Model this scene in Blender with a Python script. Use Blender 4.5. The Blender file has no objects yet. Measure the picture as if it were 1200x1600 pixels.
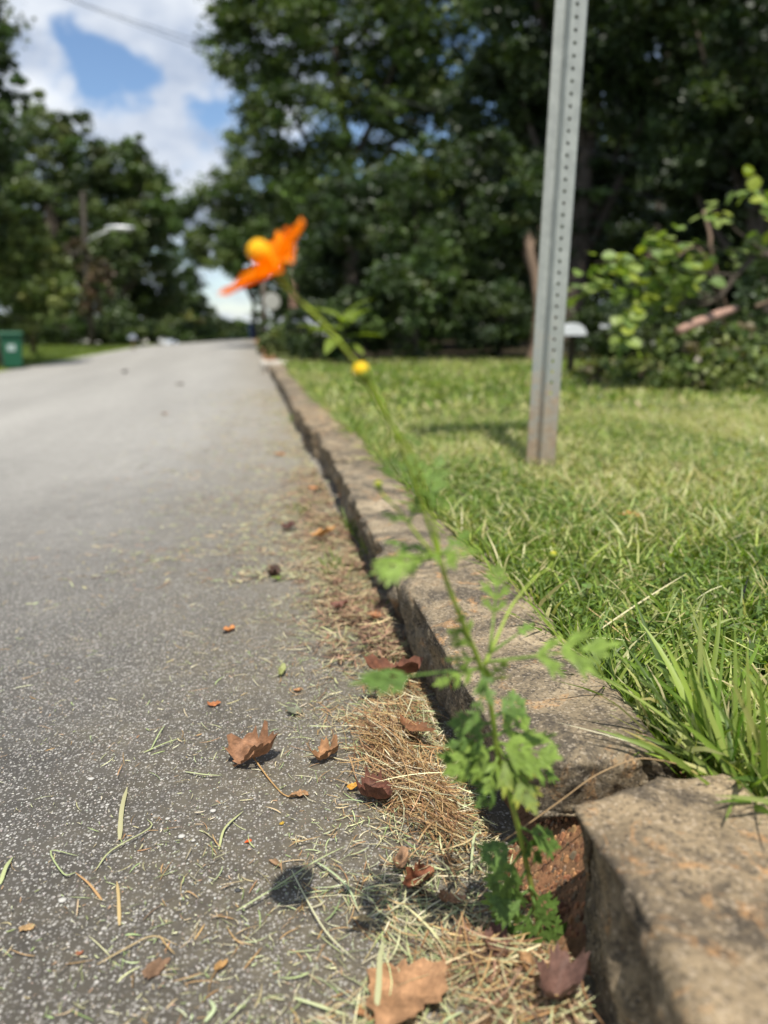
import bpy, math, random
import numpy as np
from mathutils import Vector, Matrix
random.seed(7)
rng = np.random.default_rng(7)
sc = bpy.context.scene
C = sc.collection
R = math.radians

# ------------------------------------------------------------------ camera, world, sun, exposure
CAM_H = 0.5; PITCH = R(13.5); YAW = R(9.86); FPX = 1202.0
cam_d = bpy.data.cameras.new('camera')
cam = bpy.data.objects.new('camera', cam_d); C.objects.link(cam); sc.camera = cam
cam.location = (0, 0, CAM_H); cam.rotation_euler = (R(90) - PITCH, 0, -YAW)
cam_d.sensor_fit = 'VERTICAL'; cam_d.sensor_height = 36.0
cam_d.lens = FPX / 1600 * 36.0
cam_d.clip_start = 0.02; cam_d.clip_end = 1500
cam_d.dof.use_dof = True; cam_d.dof.focus_distance = 0.85; cam_d.dof.aperture_fstop = 3.0

SUN = Vector((-0.022, -0.40, 1.0)).normalized()          # towards the sun
EL = math.asin(SUN.z); AZ = math.atan2(SUN.x, SUN.y)
sun_d = bpy.data.lights.new('sun', 'SUN'); sun_d.energy = 4.6; sun_d.angle = R(0.53); sun_d.color = (1.0, 0.95, 0.86)
sun = bpy.data.objects.new('sun', sun_d); C.objects.link(sun)
sun.rotation_euler = SUN.to_track_quat('Z', 'Y').to_euler(); sun.location = (0, 0, 30)

sc.render.engine = 'CYCLES'
sc.view_settings.view_transform = 'Standard'; sc.view_settings.look = 'None'
sc.view_settings.exposure = 0.55; sc.view_settings.gamma = 1.0; sc.view_settings.use_curve_mapping = False
sc.cycles.use_denoising = True
sc.cycles.max_bounces = 6; sc.cycles.diffuse_bounces = 3; sc.cycles.glossy_bounces = 2
sc.cycles.transmission_bounces = 4; sc.cycles.transparent_max_bounces = 6
sc.cycles.sample_clamp_indirect = 6

def ray(px, py):                       # direction of the view ray through a photograph pixel, forward component 1
    u = (px - 600) / FPX; v = (800 - py) / FPX
    F = math.cos(PITCH) + v * math.sin(PITCH); U = -math.sin(PITCH) + v * math.cos(PITCH)
    return Vector((u * math.cos(YAW) + F * math.sin(YAW), -u * math.sin(YAW) + F * math.cos(YAW), U))
def at(px, py, t): return Vector((0, 0, CAM_H)) + ray(px, py) * t
def at_z(px, py, z):
    d = ray(px, py); return at(px, py, (z - CAM_H) / d.z)

world = bpy.data.worlds.new('World'); sc.world = world; world.use_nodes = True
wn = world.node_tree; wn.nodes.clear()
def wnode(t): return wn.nodes.new(t)
wo = wnode('ShaderNodeOutputWorld'); bg = wnode('ShaderNodeBackground'); bg.inputs[1].default_value = 0.10
sky = wnode('ShaderNodeTexSky'); sky.sky_type = 'NISHITA'; sky.sun_disc = False
sky.sun_elevation = EL; sky.sun_rotation = AZ; sky.air_density = 1.0; sky.dust_density = 0.1; sky.ozone_density = 4.0
tc = wnode('ShaderNodeTexCoord')
def wmath(op, a, b=None, clamp=False):
    n = wnode('ShaderNodeMath'); n.operation = op; n.use_clamp = clamp
    for i, x in enumerate((a, b)):
        if x is None: continue
        if isinstance(x, (int, float)): n.inputs[i].default_value = x
        else: wn.links.new(x, n.inputs[i])
    return n.outputs[0]
wmap = wnode('ShaderNodeMapping'); wmap.inputs['Scale'].default_value = (1, 1, 1.9); wn.links.new(tc.outputs['Generated'], wmap.inputs[0])
nz = wnode('ShaderNodeTexNoise'); nz.inputs['Scale'].default_value = 7.0; nz.inputs['Detail'].default_value = 8; nz.inputs['Roughness'].default_value = 0.58
nz.inputs['Distortion'].default_value = 0.25
wn.links.new(wmap.outputs[0], nz.inputs['Vector'])
cover = wmath('MULTIPLY_ADD', nz.outputs[0], 3.4); wn.nodes[-1].inputs[2].default_value = -1.08
# the gaps of blue between the clouds, each where it stands in the sky
wnz = wnode('ShaderNodeTexNoise'); wnz.inputs['Scale'].default_value = 16; wnz.inputs['Detail'].default_value = 5; wn.links.new(tc.outputs['Generated'], wnz.inputs['Vector'])
wsub = wnode('ShaderNodeVectorMath'); wsub.operation = 'SUBTRACT'; wn.links.new(wnz.outputs['Color'], wsub.inputs[0]); wsub.inputs[1].default_value = (.5, .5, .5)
wsc = wnode('ShaderNodeVectorMath'); wsc.operation = 'SCALE'; wn.links.new(wsub.outputs[0], wsc.inputs[0]); wsc.inputs['Scale'].default_value = .11
wadd = wnode('ShaderNodeVectorMath'); wadd.operation = 'ADD'; wn.links.new(tc.outputs['Generated'], wadd.inputs[0]); wn.links.new(wsc.outputs[0], wadd.inputs[1])
for (px, py, rad, w) in [(85, 60, .030, .9), (130, 95, .034, 1.0), (180, 100, .026, .7), (205, 140, .026, .9), (150, 135, .022, .8), (300, 165, .024, .6), (365, 195, .032, 1.2), (292, 262, .026, .7), (345, 150, .02, .5), (20, 120, .02, .4),
                         (700, 170, .12, .9), (745, 120, .05, .9), (240, 225, .060, -1.1), (60, 0, .045, -.7), (55, 185, .05, -1.1), (255, 30, .06, -.7), (310, 310, .03, -.6)]:
    d = ray(px, py).normalized()
    sb = wnode('ShaderNodeVectorMath'); sb.operation = 'DISTANCE'; wn.links.new(wadd.outputs[0], sb.inputs[0]); sb.inputs[1].default_value = d
    g = wmath('DIVIDE', sb.outputs['Value'], rad); g = wmath('POWER', g, 2.0); g = wmath('MULTIPLY', g, -1.0); g = wmath('EXPONENT', g)
    g = wmath('MULTIPLY', g, w); cover = wmath('SUBTRACT', cover, g)
rampc = wnode('ShaderNodeMapRange'); rampc.interpolation_type = 'SMOOTHSTEP'; wn.links.new(cover, rampc.inputs[0])
rampc.inputs[1].default_value = -0.05; rampc.inputs[2].default_value = 1.0
nz2 = wnode('ShaderNodeTexNoise'); nz2.inputs['Scale'].default_value = 9; nz2.inputs['Detail'].default_value = 6; wn.links.new(wmap.outputs[0], nz2.inputs['Vector'])
ccol = wnode('ShaderNodeValToRGB'); ccol.color_ramp.elements[0].position = .35; ccol.color_ramp.elements[0].color = (3.1, 3.7, 4.8, 1)
ccol.color_ramp.elements[1].position = .68; ccol.color_ramp.elements[1].color = (6.4, 6.7, 7.1, 1); wn.links.new(nz2.outputs[0], ccol.inputs[0])
mixc = wnode('ShaderNodeMixRGB'); wn.links.new(rampc.outputs[0], mixc.inputs[0]); wn.links.new(sky.outputs[0], mixc.inputs[1]); wn.links.new(ccol.outputs[0], mixc.inputs[2])
wn.links.new(mixc.outputs[0], bg.inputs[0]); wn.links.new(bg.outputs[0], wo.inputs[0])

# ------------------------------------------------------------------ helpers
def smooth(a, b, x):
    t = np.clip((np.asarray(x, float) - a) / (b - a), 0, 1); return t * t * (3 - 2 * t)
_P = np.random.default_rng(3).permutation(4096)
_V = np.random.default_rng(4).random(4096)
def vnoise(p):                         # value noise in 3D, p (N,3) -> (N,) in 0..1
    p = np.asarray(p, float); i = np.floor(p).astype(int); f = p - i; f = f * f * (3 - 2 * f)
    def h(dx, dy, dz): return _V[_P[(_P[(_P[(i[:, 0] + dx) & 4095] + i[:, 1] + dy) & 4095] + i[:, 2] + dz) & 4095]]
    fx, fy, fz = f.T; r = 0
    for dx in (0, 1):
        for dy in (0, 1):
            for dz in (0, 1):
                r = r + h(dx, dy, dz) * (fx if dx else 1 - fx) * (fy if dy else 1 - fy) * (fz if dz else 1 - fz)
    return r
def fbm(p, o=4):
    s = 0; a = .5; p = np.asarray(p, float)
    for k in range(o): s = s + a * vnoise(p * 2 ** k + 17.3 * k); a *= .5
    return s / (1 - .5 ** o)
def mesh(name, V, F, col=None, smooth_=False, mat=None):
    """V (n,3); F: array (m,3|4) or list of arrays; col (n,3) per vertex"""
    V = np.asarray(V, np.float32); me = bpy.data.meshes.new(name)
    Fs = F if isinstance(F, list) else [F]
    Fs = [np.asarray(f, np.int32) for f in Fs if len(f)]
    idx = np.concatenate([f.ravel() for f in Fs]); tot = np.concatenate([np.full(len(f), f.shape[1], np.int32) for f in Fs])
    st = np.concatenate([[0], np.cumsum(tot)[:-1]]).astype(np.int32)
    me.vertices.add(len(V)); me.vertices.foreach_set('co', V.ravel())
    me.loops.add(len(idx)); me.loops.foreach_set('vertex_index', idx)
    me.polygons.add(len(tot)); me.polygons.foreach_set('loop_start', st); me.polygons.foreach_set('loop_total', tot)
    me.polygons.foreach_set('use_smooth', np.full(len(tot), bool(smooth_)))
    me.update(calc_edges=True)
    if col is not None:
        a = me.color_attributes.new('tint', 'FLOAT_COLOR', 'POINT')
        cc = np.ones((len(V), 4), np.float32); cc[:, :3] = col; a.data.foreach_set('color', cc.ravel())
    if mat: me.materials.append(mat)
    return me
def obj(name, me, parent=None, loc=None):
    o = bpy.data.objects.new(name, me); C.objects.link(o)
    if parent is not None: o.parent = parent
    if loc is not None: o.location = loc
    return o
def thing(name, label, cat, loc=(0, 0, 0), group=None, rotz=0):
    o = bpy.data.objects.new(name, None); C.objects.link(o); o.location = loc; o.rotation_euler = (0, 0, rotz)
    o.empty_display_size = .05; return tag(o, label, cat, group)
def tag(o, label, cat, group=None):
    o['label'] = label; o['category'] = cat
    if group: o['group'] = group
    return o
def kind(o, k, label=None):
    o['kind'] = k
    if label: o['label'] = label
    return o
def unit(v): return v / (np.linalg.norm(v, axis=-1, keepdims=True) + 1e-12)
def tube(pts, rad, n=8, cap=True):
    pts = np.asarray([tuple(p) for p in pts], float); m = len(pts); rad = np.broadcast_to(np.asarray(rad, float), (m,))
    T = unit(np.gradient(pts, axis=0)); ref = np.array([0, 0, 1.]) if abs(T[0][2]) < .9 else np.array([1., 0, 0])
    a = unit(np.cross(T, ref)); b = np.cross(T, a); th = np.linspace(0, 2 * np.pi, n, endpoint=False)
    V = pts[:, None] + rad[:, None, None] * (np.cos(th)[None, :, None] * a[:, None] + np.sin(th)[None, :, None] * b[:, None])
    V = V.reshape(-1, 3); i = np.arange(m - 1)[:, None] * n; j = np.arange(n)[None]; k = (j + 1) % n
    F = np.stack([i + j, i + k, i + n + k, i + n + j], -1).reshape(-1, 4)
    Fs = [F]
    if cap:
        V = np.vstack([V, pts[0], pts[-1]]); c0 = len(V) - 2
        jj = np.arange(n); kk = (jj + 1) % n
        Fs.append(np.vstack([np.stack([np.full(n, c0), kk, jj], 1), np.stack([np.full(n, c0 + 1), (m - 1) * n + jj, (m - 1) * n + kk], 1)]))
    return V, Fs
def join(parts):
    Vs, Q, T, off = [], [], [], 0
    for V, Fs in parts:
        Fs = Fs if isinstance(Fs, list) else [Fs]
        for f in Fs:
            f = np.asarray(f)
            if len(f): (T if f.shape[1] == 3 else Q).append(f + off)
        Vs.append(V); off += len(V)
    out = []
    if Q: out.append(np.vstack(Q))
    if T: out.append(np.vstack(T))
    return np.vstack(Vs), out
def curve_pts(pts, n=16):              # smooth Catmull-Rom through the points
    P = np.asarray([tuple(p) for p in pts], float)
    if len(P) < 3: return np.linspace(P[0], P[-1], n)
    Q = np.vstack([2 * P[0] - P[1], P, 2 * P[-1] - P[-2]]); out = []
    seg = len(P) - 1; per = max(2, n // seg)
    for s in range(seg):
        a, b, c, d = Q[s:s + 4]; t = np.linspace(0, 1, per, endpoint=False)[:, None]
        out.append(.5 * (2 * b + (c - a) * t + (2 * a - 5 * b + 4 * c - d) * t ** 2 + (3 * b - a - 3 * c + d) * t ** 3))
    return np.vstack(out + [P[-1:]])
def strips(base, d, side, L, W, bend, nseg=3, colr=None, profile=None):
    """many thin blades: base, d, side, bend (N,3); L, W (N,). bend is added as t^2*L"""
    N = len(base); t = np.linspace(0, 1, nseg + 1)
    w = np.array([.75, 1, .8, .06]) if profile is None and nseg == 3 else (profile if profile is not None else np.interp(t, [0, .3, .7, 1], [.7, 1, .8, .06]))
    c = base[:, None] + d[:, None] * (L[:, None] * t)[..., None] + bend[:, None] * (L[:, None] * t ** 2)[..., None]
    off = side[:, None] * (W[:, None] * w * .5)[..., None]
    V = np.stack([c - off, c + off], 2).reshape(-1, 3)
    k = (nseg + 1) * 2; b = (np.arange(N) * k)[:, None]; s = (np.arange(nseg) * 2)[None]
    F = np.stack([b + s, b + s + 1, b + s + 3, b + s + 2], -1).reshape(-1, 4)
    col = None if colr is None else np.repeat(colr, k, 0)
    return V, F, col
def pick(cols, n, jit=.12):
    cols = np.asarray(cols, float); c = cols[rng.integers(0, len(cols), n)]
    return np.clip(c * (1 + rng.normal(0, jit, (n, 1))) * (1 + rng.normal(0, .04, (n, 3))), .003, 1)

# ------------------------------------------------------------------ materials
class M:
    def __init__(s, name, rough=.8, spec=.3):
        s.m = bpy.data.materials.new(name); s.m.use_nodes = True; s.t = s.m.node_tree; s.n = s.t.nodes; s.l = s.t.links
        s.b = s.n['Principled BSDF']; s.b.inputs['Roughness'].default_value = rough; s.b.inputs['Specular IOR Level'].default_value = spec
    def add(s, t): return s.n.new(t)
    def link(s, a, b): s.l.new(a, b)
    def coord(s, which='Object', scale=(1, 1, 1)):
        if which == 'World': c = s.add('ShaderNodeNewGeometry').outputs['Position']
        else: c = s.add('ShaderNodeTexCoord').outputs[which]
        mp = s.add('ShaderNodeMapping'); mp.inputs['Scale'].default_value = scale; s.link(c, mp.inputs[0]); return mp.outputs[0]
    def noise(s, co, scale, detail=4, rough=.55, dist=0):
        n = s.add('ShaderNodeTexNoise'); n.inputs['Scale'].default_value = scale; n.inputs['Detail'].default_value = detail
        n.inputs['Roughness'].default_value = rough; n.inputs['Distortion'].default_value = dist; s.link(co, n.inputs['Vector']); return n.outputs[0]
    def voro(s, co, scale, out='Distance', feat='F1'):
        n = s.add('ShaderNodeTexVoronoi'); n.inputs['Scale'].default_value = scale; n.feature = feat; s.link(co, n.inputs['Vector']); return n.outputs[out]
    def ramp(s, x, stops):
        r = s.add('ShaderNodeValToRGB'); e = r.color_ramp.elements
        while len(e) < len(stops): e.new(.5)
        for i, (p, c) in enumerate(stops):
            e[i].position = p; e[i].color = (c if len(c) == 4 else (*c, 1)) if hasattr(c, '__len__') else (c, c, c, 1)
        s.link(x, r.inputs[0]); return r.outputs[0]
    def mix(s, f, a, b, mode='MIX'):
        n = s.add('ShaderNodeMixRGB'); n.blend_type = mode
        for i, x in enumerate((f, a, b)):
            if isinstance(x, (int, float)): n.inputs[i].default_value = x if i == 0 else (x, x, x, 1)
            elif isinstance(x, tuple): n.inputs[i].default_value = (*x, 1)
            else: s.link(x, n.inputs[i])
        return n.outputs[0]
    def math(s, op, a, b=0.0, clamp=False):
        n = s.add('ShaderNodeMath'); n.operation = op; n.use_clamp = clamp
        for i, x in enumerate((a, b)):
            if isinstance(x, (int, float)): n.inputs[i].default_value = x
            else: s.link(x, n.inputs[i])
        return n.outputs[0]
    def color(s, c):
        if isinstance(c, tuple): s.b.inputs['Base Color'].default_value = (*c, 1)
        else: s.link(c, s.b.inputs['Base Color'])
        return s
    def bump(s, h, strength=.5, dist=.002):
        n = s.add('ShaderNodeBump'); n.inputs['Strength'].default_value = strength; n.inputs['Distance'].default_value = dist
        s.link(h, n.inputs['Height']); s.link(n.outputs[0], s.b.inputs['Normal']); return s

def leafy(name, trans=.35, rough=.55, spec=.35, gain=1.0, base=None, mottled=0):
    m = M(name, rough, spec)
    if base is None:
        a = m.add('ShaderNodeAttribute'); a.attribute_name = 'tint'; c = a.outputs['Color']
    else:
        c = m.mix(0.0, base, base)
    if mottled:
        co = m.coord('Object'); n = m.noise(co, mottled, 5)
        c = m.mix(1.0, c, m.ramp(n, [(.3, .62), (.5, 1.0), (.7, 1.3)]), 'MULTIPLY')
    m.color(c)
    tr = m.add('ShaderNodeBsdfTranslucent'); m.link(m.mix(1.0, c, (1.25 * gain, 1.35 * gain, .5 * gain), 'MULTIPLY'), tr.inputs[0])
    mx = m.add('ShaderNodeMixShader'); mx.inputs[0].default_value = trans
    m.link(m.b.outputs[0], mx.inputs[1]); m.link(tr.outputs[0], mx.inputs[2]); m.link(mx.outputs[0], m.n['Material Output'].inputs[0])
    return m.m

def asphalt():
    m = M('asphalt', .8, .3); w = m.coord('World')
    big = m.noise(w, 1.3, 4); patch = m.noise(w, 9, 4, .6)
    binder = m.ramp(patch, [(.3, (.034, .031, .027)), (.7, (.066, .060, .051))])
    v1 = m.voro(w, 330); v2 = m.voro(w, 190); c2 = m.voro(w, 190, 'Color'); c1 = m.voro(w, 330, 'Color')
    s2 = m.add('ShaderNodeSeparateColor'); m.link(c2, s2.inputs[0]); s1 = m.add('ShaderNodeSeparateColor'); m.link(c1, s1.inputs[0])
    chip = m.ramp(s2.outputs[1], [(0, (.12, .11, .10)), (.55, (.21, .20, .185)), (.85, (.30, .285, .26)), (1, (.44, .42, .39))])
    chip1 = m.ramp(s1.outputs[1], [(0, (.09, .085, .08)), (.5, (.17, .16, .15)), (1, (.50, .48, .44))])
    k2 = m.math('MULTIPLY', m.ramp(v2, [(.30, 1.0), (.44, 0.0)]), m.ramp(s2.outputs[0], [(.50, 0.0), (.56, 1.0)]))
    k1 = m.math('MULTIPLY', m.ramp(v1, [(.32, 1.0), (.46, 0.0)]), m.ramp(s1.outputs[0], [(.44, 0.0), (.5, 1.0)]))
    col = m.mix(k1, binder, chip1); col = m.mix(k2, col, chip)
    # dusty surface farther along the road, with grazing-angle brightening painted into its colour
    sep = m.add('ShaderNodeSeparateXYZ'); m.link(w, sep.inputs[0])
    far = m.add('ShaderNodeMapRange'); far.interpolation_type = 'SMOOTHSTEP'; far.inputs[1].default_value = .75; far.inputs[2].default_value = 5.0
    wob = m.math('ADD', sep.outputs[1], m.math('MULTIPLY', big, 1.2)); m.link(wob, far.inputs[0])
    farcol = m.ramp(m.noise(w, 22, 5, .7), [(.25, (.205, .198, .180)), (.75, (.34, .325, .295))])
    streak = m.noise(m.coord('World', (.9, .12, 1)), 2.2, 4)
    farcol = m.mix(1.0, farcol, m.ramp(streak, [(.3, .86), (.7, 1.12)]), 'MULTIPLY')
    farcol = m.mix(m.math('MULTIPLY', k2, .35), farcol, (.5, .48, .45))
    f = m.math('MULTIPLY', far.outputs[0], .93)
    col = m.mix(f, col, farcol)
    # grass-clipping dust along the gutter
    gut = m.add('ShaderNodeMapRange'); gut.interpolation_type = 'SMOOTHSTEP'; gut.inputs[1].default_value = -.42; gut.inputs[2].default_value = .2
    m.link(m.math('ADD', sep.outputs[0], m.math('MULTIPLY', m.math('SUBTRACT', m.noise(w, 6, 5, .7), .5), .7)), gut.inputs[0])
    col = m.mix(m.math('MULTIPLY', gut.outputs[0], .38), col, m.ramp(m.noise(w, 60, 3), [(.3, (.09, .07, .045)), (.7, (.24, .20, .12))]))
    m.color(col)
    h = m.math('ADD', m.math('MULTIPLY', k2, 1.0), m.math('MULTIPLY', k1, .5)); h = m.math('ADD', h, m.math('MULTIPLY', m.noise(w, 700, 2), .5))
    m.bump(h, .7, .0012); return m.m

def granite(name, dark=0.0, warm=1.0):
    m = M(name, .86, .25); info = m.add('ShaderNodeObjectInfo'); off = m.add('ShaderNodeVectorMath'); off.operation = 'ADD'
    m.link(m.coord('Object'), off.inputs[0]); rnd = m.add('ShaderNodeCombineXYZ')
    for q in range(3): m.link(m.math('MULTIPLY', info.outputs['Random'], (37., 91., 13.)[q]), rnd.inputs[q])
    m.link(rnd.outputs[0], off.inputs[1]); o = off.outputs[0]
    str_ = m.add('ShaderNodeMapping'); str_.inputs['Scale'].default_value = (1, 1, .25); m.link(o, str_.inputs[0])
    big = m.noise(o, 6.5, 7, .66, .6); mid = m.noise(o, 12, 9, .72, .8); fine = m.noise(o, 330, 3, .7)
    base = m.ramp(big, [(.28, (.12, .094, .062)), (.42, (.215, .168, .110)), (.55, (.30, .235, .152)), (.68, (.46, .365, .24))])
    base = m.mix(1.0, base, m.ramp(m.noise(str_.outputs[0], 170, 5, .8), [(.28, .66), (.5, 1.0), (.72, 1.30)]), 'MULTIPLY')
    # black lichen and grime film
    base = m.mix(m.ramp(mid, [(.46, 0.0), (.58, .85)]), base, m.ramp(fine, [(.35, (.040, .034, .028)), (.7, (.115, .095, .072))]))
    # rust orange staining, in crisp-edged patches
    rust = m.noise(o, 16, 9, .74, 1.2)
    base = m.mix(m.ramp(rust, [(.555, 0.0), (.64, .75 * warm)]), base, m.ramp(fine, [(.3, (.33, .16, .06)), (.7, (.56, .34, .16))]))
    # mineral speckle
    sp = m.voro(o, 420, 'Color'); ss = m.add('ShaderNodeSeparateColor'); m.link(sp, ss.inputs[0])
    base = m.mix(m.ramp(ss.outputs[0], [(.84, 0.0), (.90, .4)]), base, (.50, .42, .32))
    base = m.mix(m.ramp(ss.outputs[1], [(.78, 0.0), (.84, .55)]), base, (.035, .03, .027))
    hue = m.ramp(info.outputs['Random'], [(0, (.78, .79, .80)), (.5, (.90, .92, .92)), (1, (.98, .94, .88))])
    base = m.mix(1.0, base, hue, 'MULTIPLY')
    m.color(base)
    h = m.math('ADD', m.math('MULTIPLY', m.noise(o, 120, 6, .75), 1.0), m.math('MULTIPLY', fine, .35))
    m.bump(h, .85, .004); return m.m

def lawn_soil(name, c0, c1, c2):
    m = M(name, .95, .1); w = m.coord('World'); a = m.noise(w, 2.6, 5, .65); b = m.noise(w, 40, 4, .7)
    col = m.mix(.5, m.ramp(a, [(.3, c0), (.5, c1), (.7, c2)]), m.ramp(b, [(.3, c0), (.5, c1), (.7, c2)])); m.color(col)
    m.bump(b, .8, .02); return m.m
def simple(name, c, rough=.6, spec=.3, metal=0, var=.15, scale=30, bump=.1, bd=.002):
    m = M(name, rough, spec); o = m.coord('Object'); n = m.noise(o, scale, 5, .6)
    m.color(m.mix(1.0, c, m.ramp(n, [(.3, 1 - var), (.7, 1 + var)]), 'MULTIPLY')); m.b.inputs['Metallic'].default_value = metal
    m.bump(n, bump, bd); return m.m
def bark(name, a, b):
    m = M(name, .95, .1); o = m.coord('World', (1, 1, .22)); n = m.noise(o, 14, 6, .7)
    m.color(m.ramp(n, [(.3, a), (.7, b)])); m.bump(n, 1.0, .03); return m.m

MAT = dict(
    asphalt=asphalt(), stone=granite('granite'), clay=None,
    grass=leafy('grass_blade', .38, .5, .4), litter=leafy('dry_clippings', .15, .7, .25, .7), crown=leafy('tree_leaf', .30, .5, .4),
    sprig=leafy('cosmos_leaf', .36, .55, .3, 1.0, None, 190), petal=None,
    chips=leafy('road_chip', .0, .7, .3),
    lawn=lawn_soil('lawn_ground', (.030, .045, .012), (.085, .10, .030), (.17, .17, .075)),
    lawnfar=lawn_soil('far_lawn_ground', (.10, .14, .025), (.16, .20, .045), (.24, .26, .085)),
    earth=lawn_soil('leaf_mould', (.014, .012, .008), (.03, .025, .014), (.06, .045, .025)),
    bark=bark('grey_bark', (.035, .028, .022), (.12, .10, .08)), barkl=bark('pale_bark', (.10, .07, .05), (.24, .17, .12)),
    wood=bark('weathered_wood', (.10, .065, .045), (.22, .15, .11)),
)
def clay():
    m = M('red_clay', .95, .1); w = m.coord('World'); n = m.noise(w, 120, 6, .75); b = m.noise(w, 25, 4)
    m.color(m.mix(m.ramp(b, [(.30, .25), (.60, 1.0)]), m.ramp(n, [(.3, (.12, .055, .03)), (.7, (.42, .20, .10))]), m.ramp(n, [(.3, (.10, .06, .035)), (.7, (.30, .17, .09))])))
    m.bump(n, 1.0, .006); return m.m
MAT['clay'] = clay()
def petal():
    m = M('orange_petal', .75, .1); c = m.mix(m.ramp(m.noise(m.coord('Object', (1, 1, 1)), 160, 3), [(.3, 0.0), (.7, 1.0)]), (.92, .19, .002), (.97, .29, .004)); m.color(c)
    tr = m.add('ShaderNodeBsdfTranslucent'); tr.inputs[0].default_value = (1.0, .22, .0, 1)
    mx = m.add('ShaderNodeMixShader'); mx.inputs[0].default_value = .4
    m.link(m.b.outputs[0], mx.inputs[1]); m.link(tr.outputs[0], mx.inputs[2]); m.link(mx.outputs[0], m.n['Material Output'].inputs[0]); return m.m
MAT['petal'] = petal()

# ------------------------------------------------------------------ terrain
FACE = .22; REDGE = -4.45; LAWN_Z = .112
def crest(y):
    y = np.asarray(y, float); a = np.clip(y - 33, 0, 45); return -a * a * .0011 - np.clip(y - 78, 0, 90) * .085
def road_z(x, y):
    x = np.asarray(x, float); return -.065 * np.clip(-.08 - x, 0, 4.8) + crest(y)
def lawn_z(x, y):
    x = np.asarray(x, float); y = np.asarray(y, float)
    return LAWN_Z + .010 * (fbm(np.stack([x * 1.2, y * 1.2, x * 0], -1).reshape(-1, 3), 2).reshape(x.shape) - .5) + .02 * np.clip(x - .4, 0, 30) * .5 + crest(y) * smooth(20, 40, y)
def gz(x, y):
    if x < REDGE: return float(road_z(REDGE, y)) + .02 + .006 * (REDGE - x)
    if x < .30: return float(road_z(x, y))
    return float(lawn_z(np.array([x]), np.array([y]))[0])
def on_ground(px, py):
    """the point of the ground seen at a photograph pixel"""
    d = ray(px, py); lo = .2
    t = lo
    while t < 400:
        p = at(px, py, t)
        if p.z <= gz(p.x, p.y):
            a, b = t / 1.01 - .01, t
            for _ in range(30):
                mth = (a + b) / 2; p = at(px, py, mth)
                if p.z <= gz(p.x, p.y): b = mth
                else: a = mth
            return at(px, py, b)
        t = t * 1.01 + .005
    return at(px, py, 60)
def sheet(name, xs, ys, zf, mat, lab=None):
    X, Y = np.meshgrid(xs, ys); Z = zf(X, Y); V = np.stack([X, Y, Z], -1).reshape(-1, 3)
    n = len(xs); i = np.arange(len(ys) - 1)[:, None] * n; j = np.arange(n - 1)[None]
    F = np.stack([i + j, i + j + 1, i + n + j + 1, i + n + j], -1).reshape(-1, 4)
    o = obj(name, mesh(name, V, F, smooth_=True, mat=mat)); kind(o, 'structure', lab); return o
ysl = np.concatenate([np.linspace(-6, 0, 8), np.linspace(.2, 12, 80), np.linspace(12.5, 100, 90), np.linspace(105, 500, 40)])
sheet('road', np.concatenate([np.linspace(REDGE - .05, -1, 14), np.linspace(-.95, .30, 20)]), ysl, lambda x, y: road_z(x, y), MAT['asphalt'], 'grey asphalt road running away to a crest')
sheet('verge', np.concatenate([np.linspace(-250, -20, 20), np.linspace(-18, REDGE + .15, 30)]), ysl,
      lambda x, y: road_z(np.full_like(x, REDGE), y) + .02 * smooth(REDGE + .12, REDGE - .1, x) + .006 * np.clip(REDGE - x, 0, 60) - .004, MAT['lawnfar'], 'green lawn beyond the far side of the road')
sheet('lawn', np.concatenate([np.linspace(.385, 8, 60), np.linspace(8.5, 250, 40)]), ysl, lambda x, y: lawn_z(x, y) - .012, MAT['lawn'], 'mown lawn behind the stone kerb')
# bank of soil and clay that the kerb stones are set in
def bank(x, y):
    n = fbm(np.stack([x * 14, y * 14, x * 0 + 3], -1).reshape(-1, 3), 4).reshape(x.shape) - .5
    top = LAWN_Z - .02 + crest(y)
    z = smooth(.222, .375, x) * (top + .004) + n * .045 * smooth(.2, .27, x) - .012 + .016 * smooth(.205, .222, x) * smooth(.44, .53, y) * (1 - smooth(.60, .66, y)) + np.where(y > 20, crest(y), 0) * (1 - smooth(.232, .36, x))
    return z
sheet('soil_bank', np.linspace(.205, .42, 34), np.concatenate([np.linspace(-1, .2, 10), np.linspace(.25, 1.6, 150), np.linspace(1.7, 30, 100)]), bank, MAT['clay'], 'red clay soil behind and between the kerb stones')
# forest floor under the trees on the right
sheet('forest_floor', np.linspace(.9, 60, 50), np.concatenate([np.linspace(8.1, 60, 60)]), lambda x, y: lawn_z(x, y) + .006, MAT['earth'], 'dark leaf litter under the roadside trees')

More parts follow.
